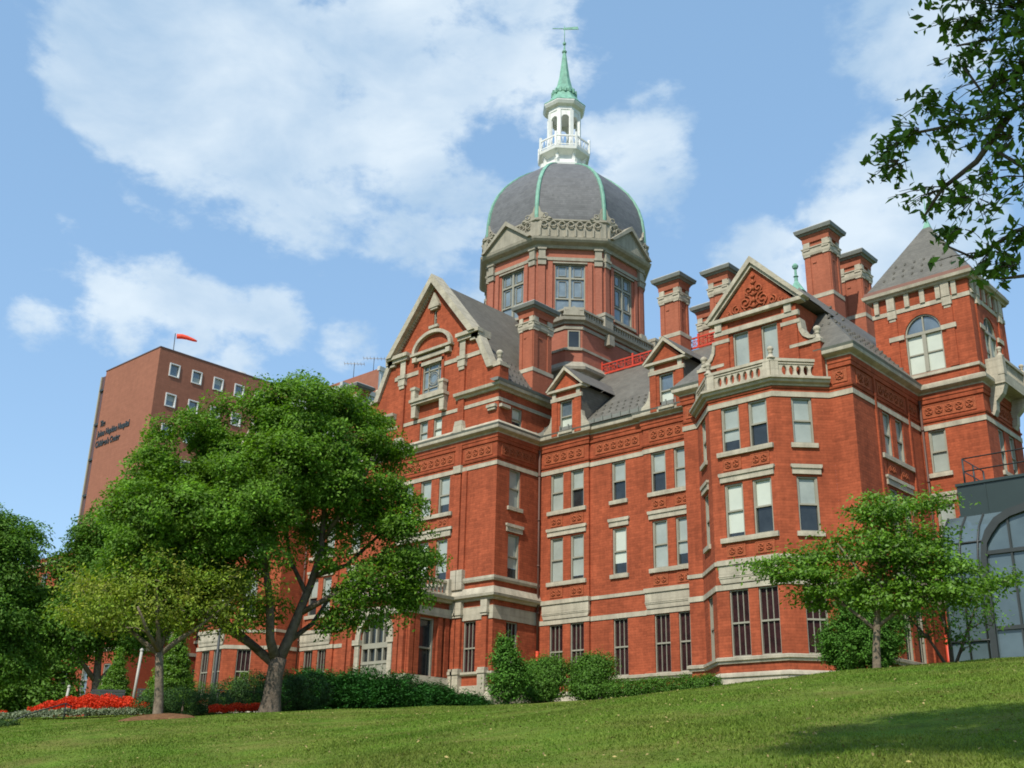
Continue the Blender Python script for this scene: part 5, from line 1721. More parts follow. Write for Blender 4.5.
# large ash tree on the left of the lawn
BR = (0.58, 0.815)
big_limbs = [
    [(.02, -.25, 0, 0.475), (.03, .05, 0, 0.378), (.05, .5, 0, 0.299), (.08, 1.2, 0, 0.273), (.14, 1.75, 0, 0.282)],
    [(.14, 1.6, 0, 0.200), (.42, 2.4, .1, 0.178), (.71, 3.37, .2, 0.155), (1.0, 4.3, .3, 0.133), (1.25, 5.4, .2, 0.111), (1.24, 7.2, .1, 0.081), (1.0, 9.0, -.1, 0.052), (.8, 10.4, 0, 0.022)],
    [(.1, 1.6, 0, 0.185), (-.18, 2.3, -.3, 0.155), (-.31, 3.5, -.6, 0.126), (-.6, 4.8, -.8, 0.096), (-1.3, 6.6, -.8, 0.067), (-1.9, 8.6, -.5, 0.037)],
    [(.1, 1.5, 0, 0.163), (-.84, 2.25, .4, 0.141), (-1.75, 2.95, .7, 0.118), (-2.6, 3.9, .9, 0.089), (-3.4, 4.9, 1.0, 0.067), (-4.3, 6.4, 1.0, 0.037)],
    [(-.5, 2.0, .2, 0.118), (-1.9, 2.75, -.3, 0.096), (-3.0, 3.3, -.8, 0.067), (-4.2, 4.6, -1.0, 0.037)],
    [(.75, 3.3, .2, 0.111), (1.7, 3.85, -.2, 0.089), (2.5, 4.2, -.5, 0.067), (3.3, 4.5, -.6, 0.044), (4.3, 4.9, -.6, 0.022)],
    [(1.1, 4.6, .3, 0.096), (2.2, 5.1, .6, 0.074), (3.2, 6.2, .8, 0.052), (3.9, 7.6, .8, 0.030)],
    [(1.25, 5.8, .2, 0.081), (2.1, 7.2, -.5, 0.059), (2.9, 8.8, -.7, 0.030)],
    [(.9, 3.9, .2, 0.089), (.2, 5.3, 1.0, 0.067), (-.2, 7.5, 1.6, 0.037)],
    [(.3, 2.2, 0, 0.111), (1.2, 3.1, 1.2, 0.081), (2.0, 4.6, 2.0, 0.052)],
]
big_lobes = [(0.84, 9.7, 2.45, 1.95, 0), (0.23, 10.5, 1.6, 1.1, .3), (-1.55, 9.0, 1.8, 1.8, .3), (-3.6, 8.35, 1.6, 1.65, .2), (-4.55, 6.7, 1.4, 1.7, 0), (-2.74, 6.2, 1.9, 1.8, -.5),
             (-5.1, 5.3, 1.0, 1.0, 0), (-3.7, 4.8, 1.6, 1.2, -.3), (-1.4, 4.9, 1.35, .9, -.8), (2.6, 8.6, 1.45, 1.4, 0), (3.6, 7.1, 1.0, 1.1, .2), (4.5, 5.5, .75, .85, 0),
             (2.9, 3.75, .75, .55, -.2), (2.6, 7.0, 1.0, .6, .4), (0.1, 7.9, 2.1, 1.3, -.6), (4.0, 3.9, .7, .6, .1), (3.7, 5.5, .6, .5, .2), (1.2, 6.4, .8, .4, 1.2), (-.3, 3.4, .5, .4, .6), (2.2, 3.3, .5, .35, .2), (.2, 8.5, 1.6, 1.5, 1.6), (-2.2, 7.4, 1.5, 1.5, 1.5), (-1.2, 7.3, 1.9, 1.6, -.5), (-3.9, 6.0, 1.5, 1.4, -.9), (-4.6, 4.3, 1.1, .8, 0), (-2.6, 4.0, 1.3, .8, .8), (-1.2, 6.3, 1.5, 1.0, -1.3), (-3.2, 3.4, .9, .5, 0), (4.0, 6.2, .6, .6, -.5), (4.5, 4.5, .55, .5, .3), (1.9, 7.5, 1.1, .8, -.8), (2.2, 5.9, .45, .35, .3), (1.6, 5.0, .4, .3, -.4), (3.2, 5.0, .5, .35, .5), (2.6, 4.6, .35, .25, -.6), (3.4, 3.3, .55, .4, .3), (2.3, 3.9, .4, .3, .6), (3.6, 4.5, .4, .3, -.3), (1.0, 5.6, .3, .25, .8), (4.6, 4.0, .4, .45, 0), (1.9, 2.9, .35, .25, .4), (-5.3, 6.4, .7, .9, 0), (-4.9, 4.2, .9, .7, .4), (1.5, 10.6, .8, .5, 0)]
tree('ash_tree', (-30.96, 22.03), BR, big_limbs, big_lobes, L_BIG, BARK, 'largest tree, broad dark green crown over a forked grey trunk on the lawn', 17, 260, .62, .14, 1.1, .55, .5, .2, maxn=420, flat=.6, puff=True)

# small cherry with yellowing leaves
SR = (0.504, 0.864)
sm_limbs = [
    [(0, -.15, 0, .22), (0, .05, 0, .17), (-.03, .6, 0, .145), (-.12, 1.4, 0, .13), (-.2, 2.0, 0, .13)],
    [(-.2, 1.95, 0, .10), (-.7, 2.3, .1, .08), (-1.3, 2.75, .2, .06), (-2.2, 3.3, .2, .035)],
    [(-.18, 1.95, 0, .10), (.3, 2.4, 0, .08), (.9, 2.85, -.1, .06), (1.6, 3.5, -.2, .035), (2.2, 4.3, -.2, .02)],
    [(-.2, 2.0, 0, .09), (-.35, 2.8, -.2, .07), (-.5, 3.7, -.2, .04), (-.6, 4.7, -.1, .02)],
    [(-.2, 2.0, 0, .08), (-.1, 2.6, .6, .06), (.2, 3.4, 1.2, .03)],
    [(-.2, 2.0, 0, .08), (-.6, 2.5, -.7, .06), (-1.0, 3.2, -1.3, .03)],
]
sm_lobes = [(-.55, 3.6, 1.8, .95, 0), (-2.2, 3.65, 1.0, .6, 0), (.96, 3.9, 1.35, .75, 0), (-.5, 4.6, 1.1, .5, 0), (1.95, 3.5, .7, .5, 0), (-2.85, 4.1, .6, .3, 0), (1.9, 4.5, .5, .4, 0), (-1.5, 2.9, 1.0, .42, 0), (.7, 3.0, .9, .4, 0), (2.6, 3.9, .6, .35, 0), (2.2, 3.0, .6, .3, .2), (-2.6, 3.0, .8, .4, .2), (1.6, 4.3, .8, .4, -.3), (3.0, 4.3, .4, .25, 0), (-1.4, 4.2, .9, .5, .1)]
tree('cherry_tree', (-31.97, 18.63), SR, sm_limbs, sm_lobes, L_YEL, BARK_L, 'small spreading tree with yellow green leaves standing in a mulch ring', 38, 56, .30, .125, 1.0, .3, .45, .2, .35, maxn=260, flat=.5)

# young tree on the right of the lawn
RR = (0.91, 0.415)
rt_limbs = [
    [(0, -.1, 0, .14), (0, .05, 0, .11), (.04, .6, 0, .095), (.1, 1.1, 0, .09), (.2, 1.8, 0, .07), (.32, 2.7, 0, .05), (.42, 3.9, 0, .02)],
    [(.08, .95, 0, .055), (-.25, 1.3, .05, .045), (-.54, 1.55, .1, .04), (-1.1, 2.1, .1, .03), (-1.9, 2.5, .1, .015)],
    [(.1, 1.05, 0, .055), (.5, 1.35, -.1, .045), (.85, 1.6, -.1, .04), (1.5, 1.85, -.2, .028), (2.3, 2.0, -.2, .012)],
    [(.2, 1.8, 0, .045), (-.3, 2.6, -.3, .03), (-.7, 3.2, -.4, .015)],
    [(.25, 2.0, 0, .045), (.8, 2.6, .3, .03), (1.4, 3.2, .4, .015)],
]
rt_lobes = [(.68, 4.05, .95, .38, 0), (-.14, 3.3, 1.0, .40, 0), (1.35, 3.3, .85, .38, 0), (-.47, 2.4, 1.35, .42, 0), (-1.75, 2.5, .8, .28, 0), (1.4, 2.15, 1.0, .38, 0), (.5, 1.75, 1.15, .36, 0), (2.1, 1.85, .8, .22, 0),
            (.19, 4.3, .45, .22, 0), (1.5, 4.2, .5, .28, 0), (-2.3, 2.75, .45, .14, 0), (.6, 2.9, 1.0, .4, 0), (2.8, 2.1, .55, .14, 0), (3.3, 2.2, .3, .08, 0), (1.5, 2.75, .9, .35, .2), (-2.7, 2.8, .4, .12, 0), (-1.3, 2.9, .8, .3, .2), (2.2, 2.5, .6, .25, .1), (-1.2, 1.9, .8, .3, .1)]
tree('young_tree', (-12.46, 27.29), RR, rt_limbs, rt_lobes, L_RT, BARK_L, 'young tree with layered glossy branches and a slim trunk on the right of the slope', 38, 105, .28, .12, 1.0, .3, .5, .5, .3, maxn=260, flat=.3)

# multi-stemmed shrub beside the atrium
tree('thin_tree', (-12.5, 30.4), RR, [[(.6, -.1, 0, .05), (.2, .7, 0, .035), (-.5, 1.6, 0, .02)], [(.7, -.1, 0, .05), (.7, .9, 0, .035), (.4, 1.9, 0, .02)], [(.75, -.1, 0, .05), (1.2, .9, 0, .035), (1.6, 1.8, 0, .02)]],
     [(-.5, 1.55, .75, .42, 0), (.4, 1.7, .8, .5, 0), (1.4, 1.6, .75, .45, 0), (.9, .8, .6, .5, 0), (0, 1.0, .5, .3, 0), (1.9, 1.2, .4, .35, 0)], L_HED, BARK,
     'loose thin stemmed shrub tree between the slim young tree and the glass atrium', 46, 22, .17, .11, 1.0, .3, .5, maxn=120)

# dark trees at the left edge
LR = (0.407, 0.913)
lt_lobesA = [(-.88, 7.3, 2.5, 2.0, 0), (.43, 6.2, 2.1, 2.2, 0), (-1.16, 4.9, 2.0, 2.3, 0), (-2.4, 8.0, 1.5, 1.4, 0), (-.53, 3.2, 1.9, 1.2, 0), (-3.0, 5.5, 1.8, 2.2, .4), (0.2, 4.2, 2.2, 1.2, -.8)]
lt_lobesB = [(0, 5.6, 2.1, 2.3, 0), (.3, 7.4, 1.5, 1.5, 0), (-1.0, 8.5, 1.1, 1.2, 0), (1.0, 4.2, 1.6, 1.5, 0), (-1.2, 4.0, 1.9, 1.7, 0), (-1.5, 6.3, 1.7, 1.8, 0)]
trk = lambda h: [[(0, -.3, 0, .34), (0, .1, 0, .27), (.1, 1.5, 0, .22), (.0, 3.0, .1, .17), (-.2, 5.5, 0, .10), (0, 7.5 * h, 0, .04)], [(.05, 1.6, 0, .14), (1.0, 3.0, .2, .09), (1.6, 4.6, .3, .05)], [(.05, 1.8, 0, .14), (-1.2, 3.2, -.2, .09), (-1.8, 5.0, -.3, .05)]]
tree('dark_tree', (-55.6, 22.6), LR, trk(1), [(x, z + .9, rx, rz * 1.1, y) for x, z, rx, rz, y in lt_lobesA] + [(-1, 2.6, 2.4, 1.2, 0), (1.2, 3.0, 1.8, 1.2, 0)], L_DARK, BARK, 'dark green tree filling the left edge, nearest the picture border', 22, 180, .72, .18, 1.0, .5, .5, maxn=120, puff=True, group='dark trees at the left edge')
tree('dark_tree', (-53.0, 27.2), LR, trk(1), [(x, z + .5, rx, rz * 1.1, y) for x, z, rx, rz, y in lt_lobesB] + [(2.2, 5.6, 1.6, 1.8, .5)], L_DARK, BARK, 'dark tree between the border tree and the yellowish small tree', 22, 180, .72, .18, 1.0, .5, .5, maxn=120, puff=True, group='dark trees at the left edge')

for i, (x, y, sc_, lb) in enumerate(((-67.5, 29.0, 1.0, 'farther dark tree behind the white post nearest the picture border'), (-78, 31.5, 1.15, 'farthest dark tree at the picture border'))):
    tree('dark_tree', (x, y), LR, trk(sc_), [(px * sc_ * 1.15, pz * sc_, rx * sc_ * 1.2, rz * sc_, py) for px, pz, rx, rz, py in lt_lobesA[:5] + [(-1, 1.6, 2.6, 1.5, 0), (1.6, 1.8, 2.4, 1.5, 0), (2.0, 4.4, 1.8, 1.8, 0)]],
         L_DARK, BARK, lb, 40, 46, .38, .24, 1.0, .5, .5, maxn=60, group='dark trees at the left edge')

# overhanging tree at the right edge: trunk stands outside the picture
def overhang():
    T = empty('overhanging_tree', (1.2, 8.8, gz(1.2, 8.8)), 'leafy branches of a near tree hanging in from the upper right corner', 'tree')
    mb = MB()
    trunk = [(1.2, 8.8, gz(1.2, 8.8) - .2), (1.15, 8.8, 1.0), (1.0, 8.7, 3.0), (.6, 8.7, 5.0), (.2, 8.6, 7.0), (.3, 8.4, 9.5)]
    tube(mb, trunk, [.34, .26, .22, .18, .13, .06], 9)
    brs = [
        [(.6, 8.7, 5.0), (-.6, 8.8, 5.6), (-1.6, 8.75, 5.75), (-2.3, 8.7, 5.55), (-2.78, 8.58, 5.56), (-3.14, 8.44, 5.55), (-3.34, 8.36, 5.35)],
        [(-2.3, 8.7, 5.55), (-2.62, 8.62, 5.15), (-2.9, 8.52, 4.95), (-3.05, 8.46, 4.72)],
        [(.9, 8.7, 3.6), (-.6, 8.8, 4.2), (-1.7, 8.75, 4.5), (-2.4, 8.66, 4.42), (-2.74, 8.57, 4.25), (-2.95, 8.5, 4.42)],
        [(.6, 8.7, 5.0), (-.5, 8.9, 6.2), (-1.5, 8.85, 6.5), (-2.2, 8.7, 6.3), (-2.64, 8.6, 6.35)],
        [(-1.5, 8.85, 6.5), (-2.1, 8.8, 6.0), (-2.5, 8.66, 5.82), (-2.6, 8.6, 6.1)],
        [(-1.7, 8.75, 4.5), (-2.2, 8.7, 4.9), (-2.45, 8.66, 5.2)],
        [(.2, 8.6, 7.0), (-.8, 8.6, 7.5), (-1.8, 8.6, 7.3), (-2.3, 8.6, 7.0)],
        [(-1.7, 8.75, 4.5), (-2.1, 8.72, 4.15), (-2.35, 8.66, 4.0), (-2.57, 8.62, 4.02)],
    ]
    for b in brs:
        n = len(b)
        tube(mb, b, [.028 * (1 - i / n) + .004 for i in range(n)], 6)
    # leafy twigs along the outer parts of the branches
    C0 = []
    allp = []
    spots = [((-2.63, 8.61, 6.52), .13), ((-2.64, 8.60, 6.15), .14), ((-2.52, 8.63, 5.85), .16), ((-2.95, 8.5, 5.78), .13), ((-3.14, 8.44, 5.52), .13), ((-3.30, 8.37, 5.38), .10), ((-3.30, 8.37, 5.2), .08),
             ((-2.8, 8.56, 5.56), .16), ((-2.43, 8.67, 5.25), .18), ((-3.0, 8.48, 4.88), .13), ((-2.8, 8.56, 4.74), .15), ((-2.62, 8.61, 4.95), .12), ((-2.93, 8.51, 4.46), .10), ((-2.74, 8.57, 4.22), .12),
             ((-2.55, 8.63, 4.06), .12), ((-2.4, 8.66, 4.3), .12), ((-2.34, 8.68, 4.81), .16), ((-2.2, 8.71, 6.45), .28), ((-2.22, 8.72, 5.9), .24), ((-2.48, 8.64, 5.48), .18), ((-2.15, 8.7, 5.5), .2),
             ((-1.95, 8.7, 6.3), .35), ((-1.9, 8.7, 5.6), .28), ((-2.35, 8.6, 6.9), .3), ((-2.1, 8.7, 5.05), .16), ((-1.5, 8.7, 6.8), .5), ((-1.2, 8.8, 5.4), .4), ((-1.8, 8.6, 7.4), .5)]
    rg = random.Random(5)
    for (c, r) in spots:
        k = int(38 + 290 * r * (2.4 if r > .2 else 1.0))
        for _ in range(max(3, int(k / 5))):
            v = Vector((rg.gauss(0, 1), rg.gauss(0, 1), rg.gauss(0, .7))) * r
            e = Vector(c) + v
            s = e - v * .8 + Vector((.12, 0, .05))
            if r < .3: tube(mb, [s, (s + e) / 2 + Vector((0, 0, .02)), e], [.006, .004, .002], 4)
            for j in range(5):
                f = rg.uniform(.35, 1.1)
                q = s.lerp(e, f)
                allp.append((q.x + rg.gauss(0, .022), q.y + rg.gauss(0, .03), q.z + rg.gauss(0, .02)))
    # the rest of the crown, above and to the right of the picture
    lob = [(.2, 8.4, 8.2, 2.0, 2.0, 1.4), (1.6, 8.8, 6.6, 1.6, 1.8, 1.5), (-1.0, 7.4, 8.6, 1.3, 1.5, .9), (1.4, 7.2, 8.2, 1.8, 1.8, 1.3), (-2.2, 7.2, 8.9, .9, 1.1, .6), (-2.8, 6.6, 9.5, 1.9, 1.1, .6), (-3.2, 4.6, 9.2, 1.7, 1.2, .6), (-1.2, 4.2, 9.2, 1.6, 1.2, .6), (-1.0, 6.6, 9.6, 1.5, 1.2, .6), (-1.6, 5.4, 9.2, 1.3, 1.3, .6), (-4.3, 5.9, 8.9, .9, .6, .35), (-.6, 6.0, 8.8, 1.2, 1.2, .6)]
    cc, pts, nn = lobe_points(lob, 230, 40, .17, .2)
    grow(mb, [([tuple(p) for p in trunk[2:]], [.2, .17, .12, .06])], [tuple(c) for c in cc], .1, maxn=90)
    mb.build('trunk', BARK, T)
    leaf_mesh('crown', np.vstack([np.array(allp), pts]), .108, L_NEAR, T, .45, .1, None, .8)
overhang()

# ------------------------------------------------------------------ shrubs, hedges, beds
DENSE = 2.4
def shrub(name, cx, cy, lobes, m, label, cat, clumps=70, per=30, cr=.12, ls=.10, aspect=.5, up=.3, stem=True, group=None, kind=None, shell=.3, core=None):
    z0 = gz(cx, cy)
    T = empty(name, (cx, cy, z0), label, cat, group)
    if kind: T['kind'] = kind
    lw = [(cx + x, cy + y, z0 + z, rx, ry, rz) for (x, y, z, rx, ry, rz) in lobes]
    cc, pts, nn = lobe_points(lw, clumps * DENSE, per, cr, shell)
    keep = pts[:, 2] > z0 - .3
    leaf_mesh('foliage', pts[keep], ls, m, T, aspect, up, nn[keep])
    st = MB()
    lim = [([(cx, cy, z0 - .2), (cx, cy, z0 + lobes[0][2] * .7)], [.07, .03])]
    for (x, y, z, rx, ry, rz) in lw:
        lim.append(([(cx + (x - cx) * .3, cy + (y - cy) * .3, z0 - .1), (x, y, z + rz * .3)], [.04, .012]))
    for p_, r_ in lim:
        tube(st, p_, r_, 5)
    st.build('stem', BARK, T)
    return T
def cone_lobes(r, h, n=7):
    L = []
    for k in range(n):
        f = k / (n - 1)
        rr = r * (1 - f * .92)
        L.append((0, 0, h * (.1 + .86 * f), rr, rr, h / n * .8))
    return L
shrub('cone_shrub', -44.2, 23.6, cone_lobes(.85, 2.6), L_RT, 'left clipped cone of green leaves behind the red flower bed', 'shrub', 420, 26, .07, .09, group='clipped cone shrubs', shell=.7)
shrub('cone_shrub', -40.9, 24.3, cone_lobes(1.15, 3.5, 8), L_RT, 'larger clipped cone behind the small mulched tree trunk', 'shrub', 420, 26, .07, .09, group='clipped cone shrubs', shell=.7)
shrub('box_shrub', -36.8, 22.4, [(0, 0, .45, 1.0, 1.3, .55), (.5, 1.0, .45, .9, .9, .5), (-.5, -.8, .4, .8, .8, .45)], L_BOX, 'low dark rounded box shrub right behind the mulched tree', 'shrub', 170, 26, .07, .06, shell=.7)
shrub('box_shrub', -42.0, 26.6, [(0, 0, .7, 1.0, 1.0, .65)], L_HED, 'round green box shrub left of the paved path', 'shrub', 150, 26, .07, .06, shell=.7)
shrub('light_shrub', -43.2, 29.4, [(0, 0, .9, 1.0, 1.0, .9), (.4, .7, .8, .8, .8, .7)], L_RT, 'bright green rounded shrub beside the lamp post under the bay windows', 'shrub', 90, 24, .1, .09, shell=.6)
shrub('clipped_hedge', -36.9, 25.5, [(0, 0, .8, .9, .9, .75), (.6, .85, .85, .9, .9, .8), (1.2, 1.7, .9, .9, .9, .8), (-.45, -.65, .65, .75, .75, .65)], L_BOX, 'dark clipped mound hedge just behind the large forked tree trunk', 'hedge', 130, 28, .08, .07, shell=.7)
shrub('broadleaf_shrub', -39.46, 42.5, [(0, 0, 1.0, .95, .95, 1.0), (.05, 0, 2.2, .8, .8, .9), (-.05, 0, 3.0, .45, .45, .6), (.3, .5, 1.6, .7, .7, .8)], L_CON, 'tall dark narrow evergreen shrub at the pavilion corner', 'shrub', 75, 28, .17, .15, shell=.3)
for (x, y, lb, hh) in ((-39.6, 45.6, 'left of the two rounded green bushes under the tall windows', 2.4), (-37.4, 46.9, 'right of the two rounded green bushes, touching the long low hedge', 2.45)):
    shrub('rounded_bush', x, y, [(0, 0, 1.0, 1.35, 1.2, 1.0), (-.5, 0, 1.6, .8, .8, .7), (.55, .2, 1.75, .75, .75, .7), (0, -.3, .5, 1.2, 1.0, .6), (.1, 0, 2.0, .5, .5, .45)], L_HED, lb, 'bush', 90, 34, .19, .12, group='rounded bushes by the ground floor', shell=.2)
def hedge_row(x0, y0, x1, y1, h, name, label):
    n = int(math.hypot(x1 - x0, y1 - y0) / .55)
    cx, cy = (x0 + x1) / 2, (y0 + y1) / 2
    L = [(x0 + (x1 - x0) * k / n - cx, y0 + (y1 - y0) * k / n - cy, gz(x0 + (x1 - x0) * k / n, y0 + (y1 - y0) * k / n) - gz(cx, cy) + h * .5, .45, .45, h * .5 * rnd.uniform(.9, 1.1)) for k in range(n + 1)]
    shrub(name, cx, cy, L, L_HED, label, 'hedge', 150, 26, .09, .09, shell=.6)
hedge_row(-36.2, 46.9, -29.6, 46.6, .95, 'low_hedge', 'long low leafy hedge along the foot of the brick wall')
hedge_row(-26.6, 46.4, -24.6, 46.4, .35, 'low_hedge', 'short strip of low planting under the angled bay window')
shrub('conifer_bush', -15.1, 32.1, [(0, 0, .7, 1.15, 1.1, .85), (.1, 0, 1.5, .95, .9, .85), (-.1, .1, 2.25, .62, .62, .75), (.5, .2, 1.2, .85, .8, 1.0), (-.55, 0, .9, .8, .75, .8)], L_CON, 'dense rounded conifer bush behind the slim young tree', 'bush', 150, 34, .10, .10, .35, .6, shell=.5)

def juniper():
    z0 = gz(-37, 32)
    T = empty('juniper_bed', (-37, 32, z0), 'wide bed of dark feathery juniper in front of the arched entrance', 'shrub')
    T['kind'] = 'stuff'
    L = []
    rg = random.Random(21)
    for k in range(64):
        f = rg.random()
        x = -40.0 + 2.3 * f + rg.uniform(-1.6, .9); y = 29.3 + 9.4 * f + rg.uniform(-.8, .8)
        hgt = (1.55 + .6 * sin(pi * min(1, f * 1.6)) if f < .5 else 1.85 - (f - .5) * 2.9) * rg.uniform(.55, 1.15)
        back = -1.0 if x < -37.5 + 2.9 * f else 0
        L.append((x, y, gz(x, y) + max(.15, hgt * .38), 1.0, 1.0, max(.25, hgt * .5)))
    cc, pts, nn = lobe_points(L, 110, 30, .15, .45)
    pts = pts[pts[:, 2] > gz(-37, 30) - .5]
    leaf_mesh('foliage', pts, .19, L_JUN, T, .24, 1.2)
juniper()

def flower_bed(name, cx, cy, a, rx, ry, h, n, m, label, ls=.085, lift=0.0):
    """a mound packed with small flower spikes"""
    z0 = gz(cx, cy)
    u = NP.uniform(-1, 1, n); v = NP.uniform(-1, 1, n)
    keep = u * u + v * v < 1
    u, v = u[keep], v[keep]
    x = cx + cos(a) * u * rx - sin(a) * v * ry
    y = cy + sin(a) * u * rx + cos(a) * v * ry
    g = np.array([gz(p, q) for p, q in zip(x, y)])
    lump = .5 + .5 * np.sin(x * 5.1 + 1.3 * y) * np.sin(y * 6.3 - x)
    z = g + lift * (1 - (u * u + v * v)) + h * (.55 + .3 * lump) * NP.uniform(.35, 1.05, len(u))
    T = leaf_mesh(name, np.stack([x, y, z], 1), ls, m, None, .6, .2)
    tag(T, label, 'flowers', None, 'stuff')
    return T
fa = math.atan2(.864, .504)
flower_bed('flower_bed', -41.2, 21.1, fa, 2.2, 1.0, .58, 15000, FLOWER, 'long bed of scarlet flowers left of the small mulched tree', .09, .4)
flower_bed('silver_edging', -40.7, 20.2, fa, 2.7, .75, .36, 9000, L_SIL, 'pale silver leaved edging plants in front of the scarlet flowers', .09, .12)
flower_bed('flower_bed', -44.9, 18.4, fa, 1.1, .7, .45, 4500, FLOWER, 'small patch of scarlet flowers at the far left edge', .09, .05)
flower_bed('flower_bed', -34.6, 23.2, fa, .95, .5, .42, 3500, FLOWER, 'small patch of red flowers at the foot of the clipped mound hedge', .08, .05)
for (x, y, rx, lb) in ((-37.3, 15.9, 1.0, 'right of two low dark clipped strips on the lawn before the flower bed'), (-38.6, 14.0, .55, 'left and smaller of two low dark clipped strips on the lawn')):
    shrub('low_box', x, y, [(0, 0, .12, rx * .6, rx, .16)], L_BOX, lb, 'hedge', 200, 22, .06, .06, shell=.5)

def mulch():
    mb = MB()
    cx, cy = -31.8, 18.55
    rings = 7; seg = 28
    vs = [(cx, cy, gz(cx, cy) + .16)]
    for r in range(1, rings + 1):
        for k in range(seg):
            a = 2 * pi * k / seg
            rr = 1.25 * r / rings * (1 + .12 * sin(3 * a + 1) + .05 * sin(7 * a))
            x, y = cx + rr * cos(a), cy + rr * sin(a)
            vs.append((x, y, gz(x, y) + .16 * (1 - (r / rings) ** 2) + .012 * rnd.uniform(-1, 1) + (-.03 if r == rings else .0)))
    fs = [(0, 1 + k, 1 + (k + 1) % seg) for k in range(seg)]
    for r in range(1, rings):
        for k in range(seg):
            a = 1 + (r - 1) * seg; b = 1 + r * seg
            fs.append((a + k, b + k, b + (k + 1) % seg, a + (k + 1) % seg))
    mb.add(vs, fs, 0, True)
    tag(mb.build('mulch_ring', MULCH), 'brown mulch ring round the foot of the small yellowish tree', 'mulch', None, 'stuff')
mulch()

def path():
    mb = MB()
    pts = [(-34.6, 21.6), (-37.5, 26.5), (-41.5, 31.5), (-47, 38), (-53, 44.5)]
    vs = []
    for i, (x, y) in enumerate(pts):
        for s in (-1.1, 1.1):
            X, Y = x + s * .82, y + s * .57
            vs.append((X, Y, gz(X, Y) + .06))
    mb.add(vs, [(2 * i, 2 * i + 1, 2 * i + 3, 2 * i + 2) for i in range(len(pts) - 1)])
    tag(mb.build('path', PAVING), 'pale paved path leading to the arched entrance', None, None, 'structure')
path()

def street_lamp():
    x, y = -42.1, 27.0; z = gz(x, y)
    T = empty('street_lamp', (x, y, z), 'slim dark lamp post with a pale head behind the large tree', 'street lamp')
    m = MB(); tube(m, [(x, y, z - .1), (x, y, z + .5), (x, y, z + 4.4)], [.12, .08, .05], 8); m.build('pole', DARK, T)
    h = MB(); tube(h, [(x, y, z + 4.35), (x + .15, y + .25, z + 4.55)], .03, 6)
    h.build('arm', DARK, T)
    h = MB(); lathe(h, x + .2, y + .33, [(.05, z + 4.45), (.2, z + 4.5), (.22, z + 4.62), (.1, z + 4.72)], 10, 0, 0, True); h.build('lamp_head', FRAME_W, T)
street_lamp()
for i, (px_, py_, h, lb) in enumerate(((-45.7, 25.3, 2.1, 'white post leaning slightly between the two cone shrubs'), (-52.0, 25.3, .8, 'short white post standing at the left behind the scarlet flower bed'))):
    z = gz(px_, py_)
    T = empty('white_post', (px_, py_, z), lb, 'post', 'white posts at the left')
    m = MB(); tube(m, [(px_, py_, z - .1), (px_ + .06, py_ + .1, z + h + .7)], .06, 8); m.build('shaft', WOODP, T)
    m = MB(); lathe(m, px_ + .06, py_ + .1, [(.075, z + h + .68), (.09, z + h + .74), (.03, z + h + .8)], 8, 0, 0, True); m.build('cap', WOODP, T)
def bench(x, y, lb):
    z = gz(x, y) + .02
    T = empty('park_bench', (x, y, z), lb, 'bench', 'dark benches behind the flowers')
    F = Fr(x, y, math.degrees(fa) - 20)
    s = MB(); box(s, F, -.7, .7, z + .42, z + .48, -.25, .25); s.build('seat', DARK, T)
    s = MB()
    for k in range(5): box(s, F, -.7, .7, z + .52 + .11 * k, z + .61 + .11 * k, -.3, -.25)
    s.build('backrest', DARK, T)
    for u in (-.65, .6):
        s = MB(); box(s, F, u, u + .06, z - .1, z + .42, -.28, .24); s.build('leg', DARK, T)
bench(-43.2, 22.7, 'left dark bench half hidden by the scarlet flowers')
bench(-41.9, 24.0, 'right dark bench between the two cone shrubs')
def hoop():
    x, y = -39.5, 19.3; z = gz(x, y)
    T = empty('iron_edging', (x, y, z), 'thin black iron rail curling over the front of the flower bed', 'railing')
    m = MB()
    tube(m, [(x + .3, y - 2.2, gz(x, y - 2.2) - .02), (x + .2, y - 1.4, z + .12), (x + .1, y - .5, z + .42), (x, y, z + .58), (x - .05, y + .25, z + .5), (x - .05, y + .2, z + .3), (x, y, z + .34)], .022, 6)
    m.build('rail', DARK, T)
    m = MB(); tube(m, [(x, y, z - .05), (x, y, z + .58)], .025, 6); m.build('post', DARK, T)
hoop()
def path_rail():
    x, y = -37.4, 24.2; z = gz(x, y)
    T = empty('path_railing', (x, y, z), 'low black railing with three posts beside the pale path', 'railing')
    for k in range(3):
        m = MB(); tube(m, [(x + .45 * k, y + .75 * k, z - .05), (x + .45 * k, y + .75 * k, z + .95)], .03, 6); m.build('post', DARK, T)
    m = MB(); tube(m, [(x, y, z + .9), (x + .9, y + 1.5, z + .9)], .022, 6); m.build('rail', DARK, T)
path_rail()

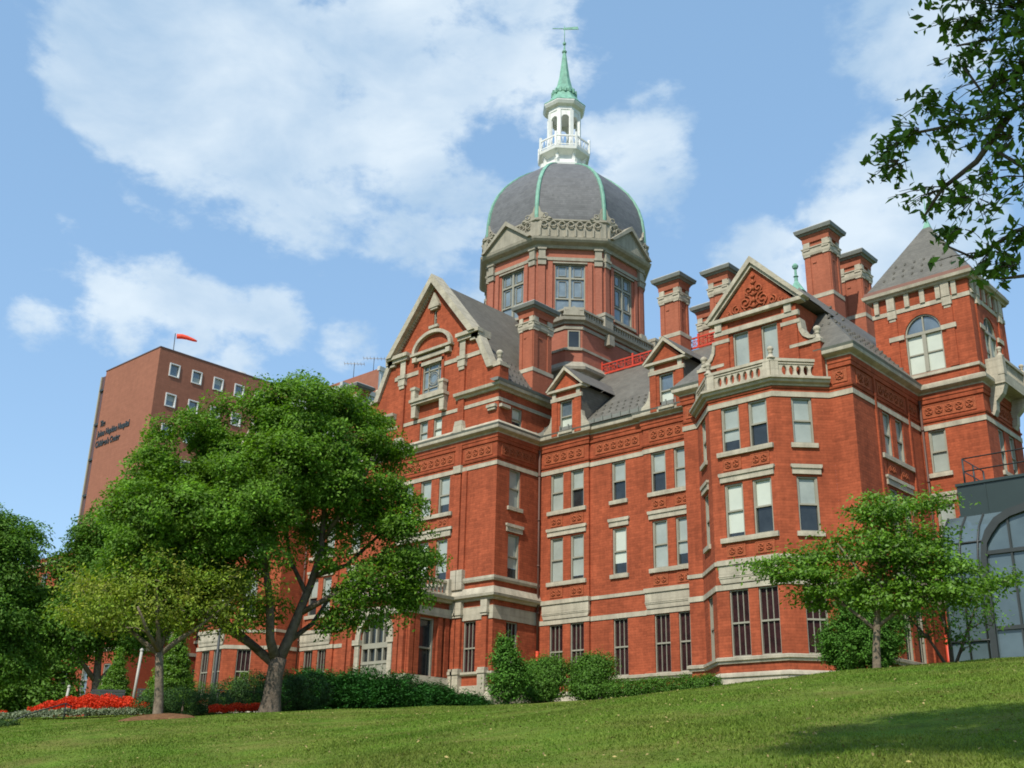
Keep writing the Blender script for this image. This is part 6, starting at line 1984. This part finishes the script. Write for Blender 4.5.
# ------------------------------------------------------------------ grass blades on the visible lawn
def grass():
    n = 480000
    az0, az1 = math.atan2(.44, -.90) + .02, math.atan2(.95, -.30) - .0
    th = NP.uniform(min(az0, az1) - .06, max(az0, az1) + .06, n)
    r = 9.5 * (50 / 9.5) ** (NP.uniform(0, 1, n) ** .8)
    x = r * np.cos(th); y = r * np.sin(th)
    keep = (y < 46) & (x > -50)
    keep &= ~(((x + 31.8) ** 2 + (y - 18.55) ** 2) < 1.15 ** 2)
    x, y, r = x[keep], y[keep], r[keep]; n = len(x)
    yc = np.clip(y, -15, 48)
    S = lambda t: (lambda q: q * q * (3 - 2 * q))(np.clip(t, 0, 1))
    z = -1.6 + .155 * yc - .0005 * yc * yc
    z += (.75 * S((-x - 14) / 16) + .25 * S((-x - 34) / 12)) * S(y / 16) * (1 - S((y - 16) / 24))
    z += .85 * S((x + 25) / 14) * S(y / 25)
    z += 0.03 * np.sin(x * 1.3 + y * .7) * np.sin(y * 1.1 - x * .4)
    base = np.stack([x, y, z - .01], 1)
    a = NP.uniform(0, 2 * pi, n)
    w = (.005 + r * .00042) * NP.uniform(.7, 1.3, n)
    h = NP.uniform(.018, .045, n) * (1 + .4 * np.sin(x * .9) * np.sin(y * .8))
    side = np.stack([np.cos(a), np.sin(a), np.zeros(n)], 1) * w[:, None]
    lean = np.stack([NP.normal(0, .5, n), NP.normal(0, .5, n), np.ones(n)], 1) * h[:, None]
    v = np.empty((n, 3, 3))
    v[:, 0] = base - side; v[:, 1] = base + side; v[:, 2] = base + lean
    me = bpy.data.meshes.new('grass')
    me.vertices.add(n * 3); me.vertices.foreach_set('co', v.ravel())
    me.loops.add(n * 3); me.loops.foreach_set('vertex_index', np.arange(n * 3, dtype=np.int32))
    me.polygons.add(n); me.polygons.foreach_set('loop_start', np.arange(0, n * 3, 3, dtype=np.int32))
    me.polygons.foreach_set('loop_total', np.full(n, 3, dtype=np.int32))
    me.materials.append(GRASSB)
    me.update(calc_edges=True)
    o = bpy.data.objects.new('grass', me); C.objects.link(o)
    tag(o, 'short mown grass covering the slope', 'grass', None, 'stuff')
grass()

def litter():
    rg = np.random.default_rng(4)
    n = 1500
    th = rg.uniform(math.atan2(.95, -.30), math.atan2(.44, -.90), n)
    r = rg.uniform(10, 34, n)
    x, y = r * np.cos(th), r * np.sin(th)
    z = np.array([gz(a, b) for a, b in zip(x, y)]) + .045
    o = leaf_mesh('fallen_leaves', np.stack([x, y, z], 1), .055, mat('dry_leaf', (.26, .20, .07), .8, .3, 3, island=.5), None, .55, 1.5)
    tag(o, 'few dry leaves and clover heads scattered over the lawn', 'leaves', None, 'stuff')
litter()
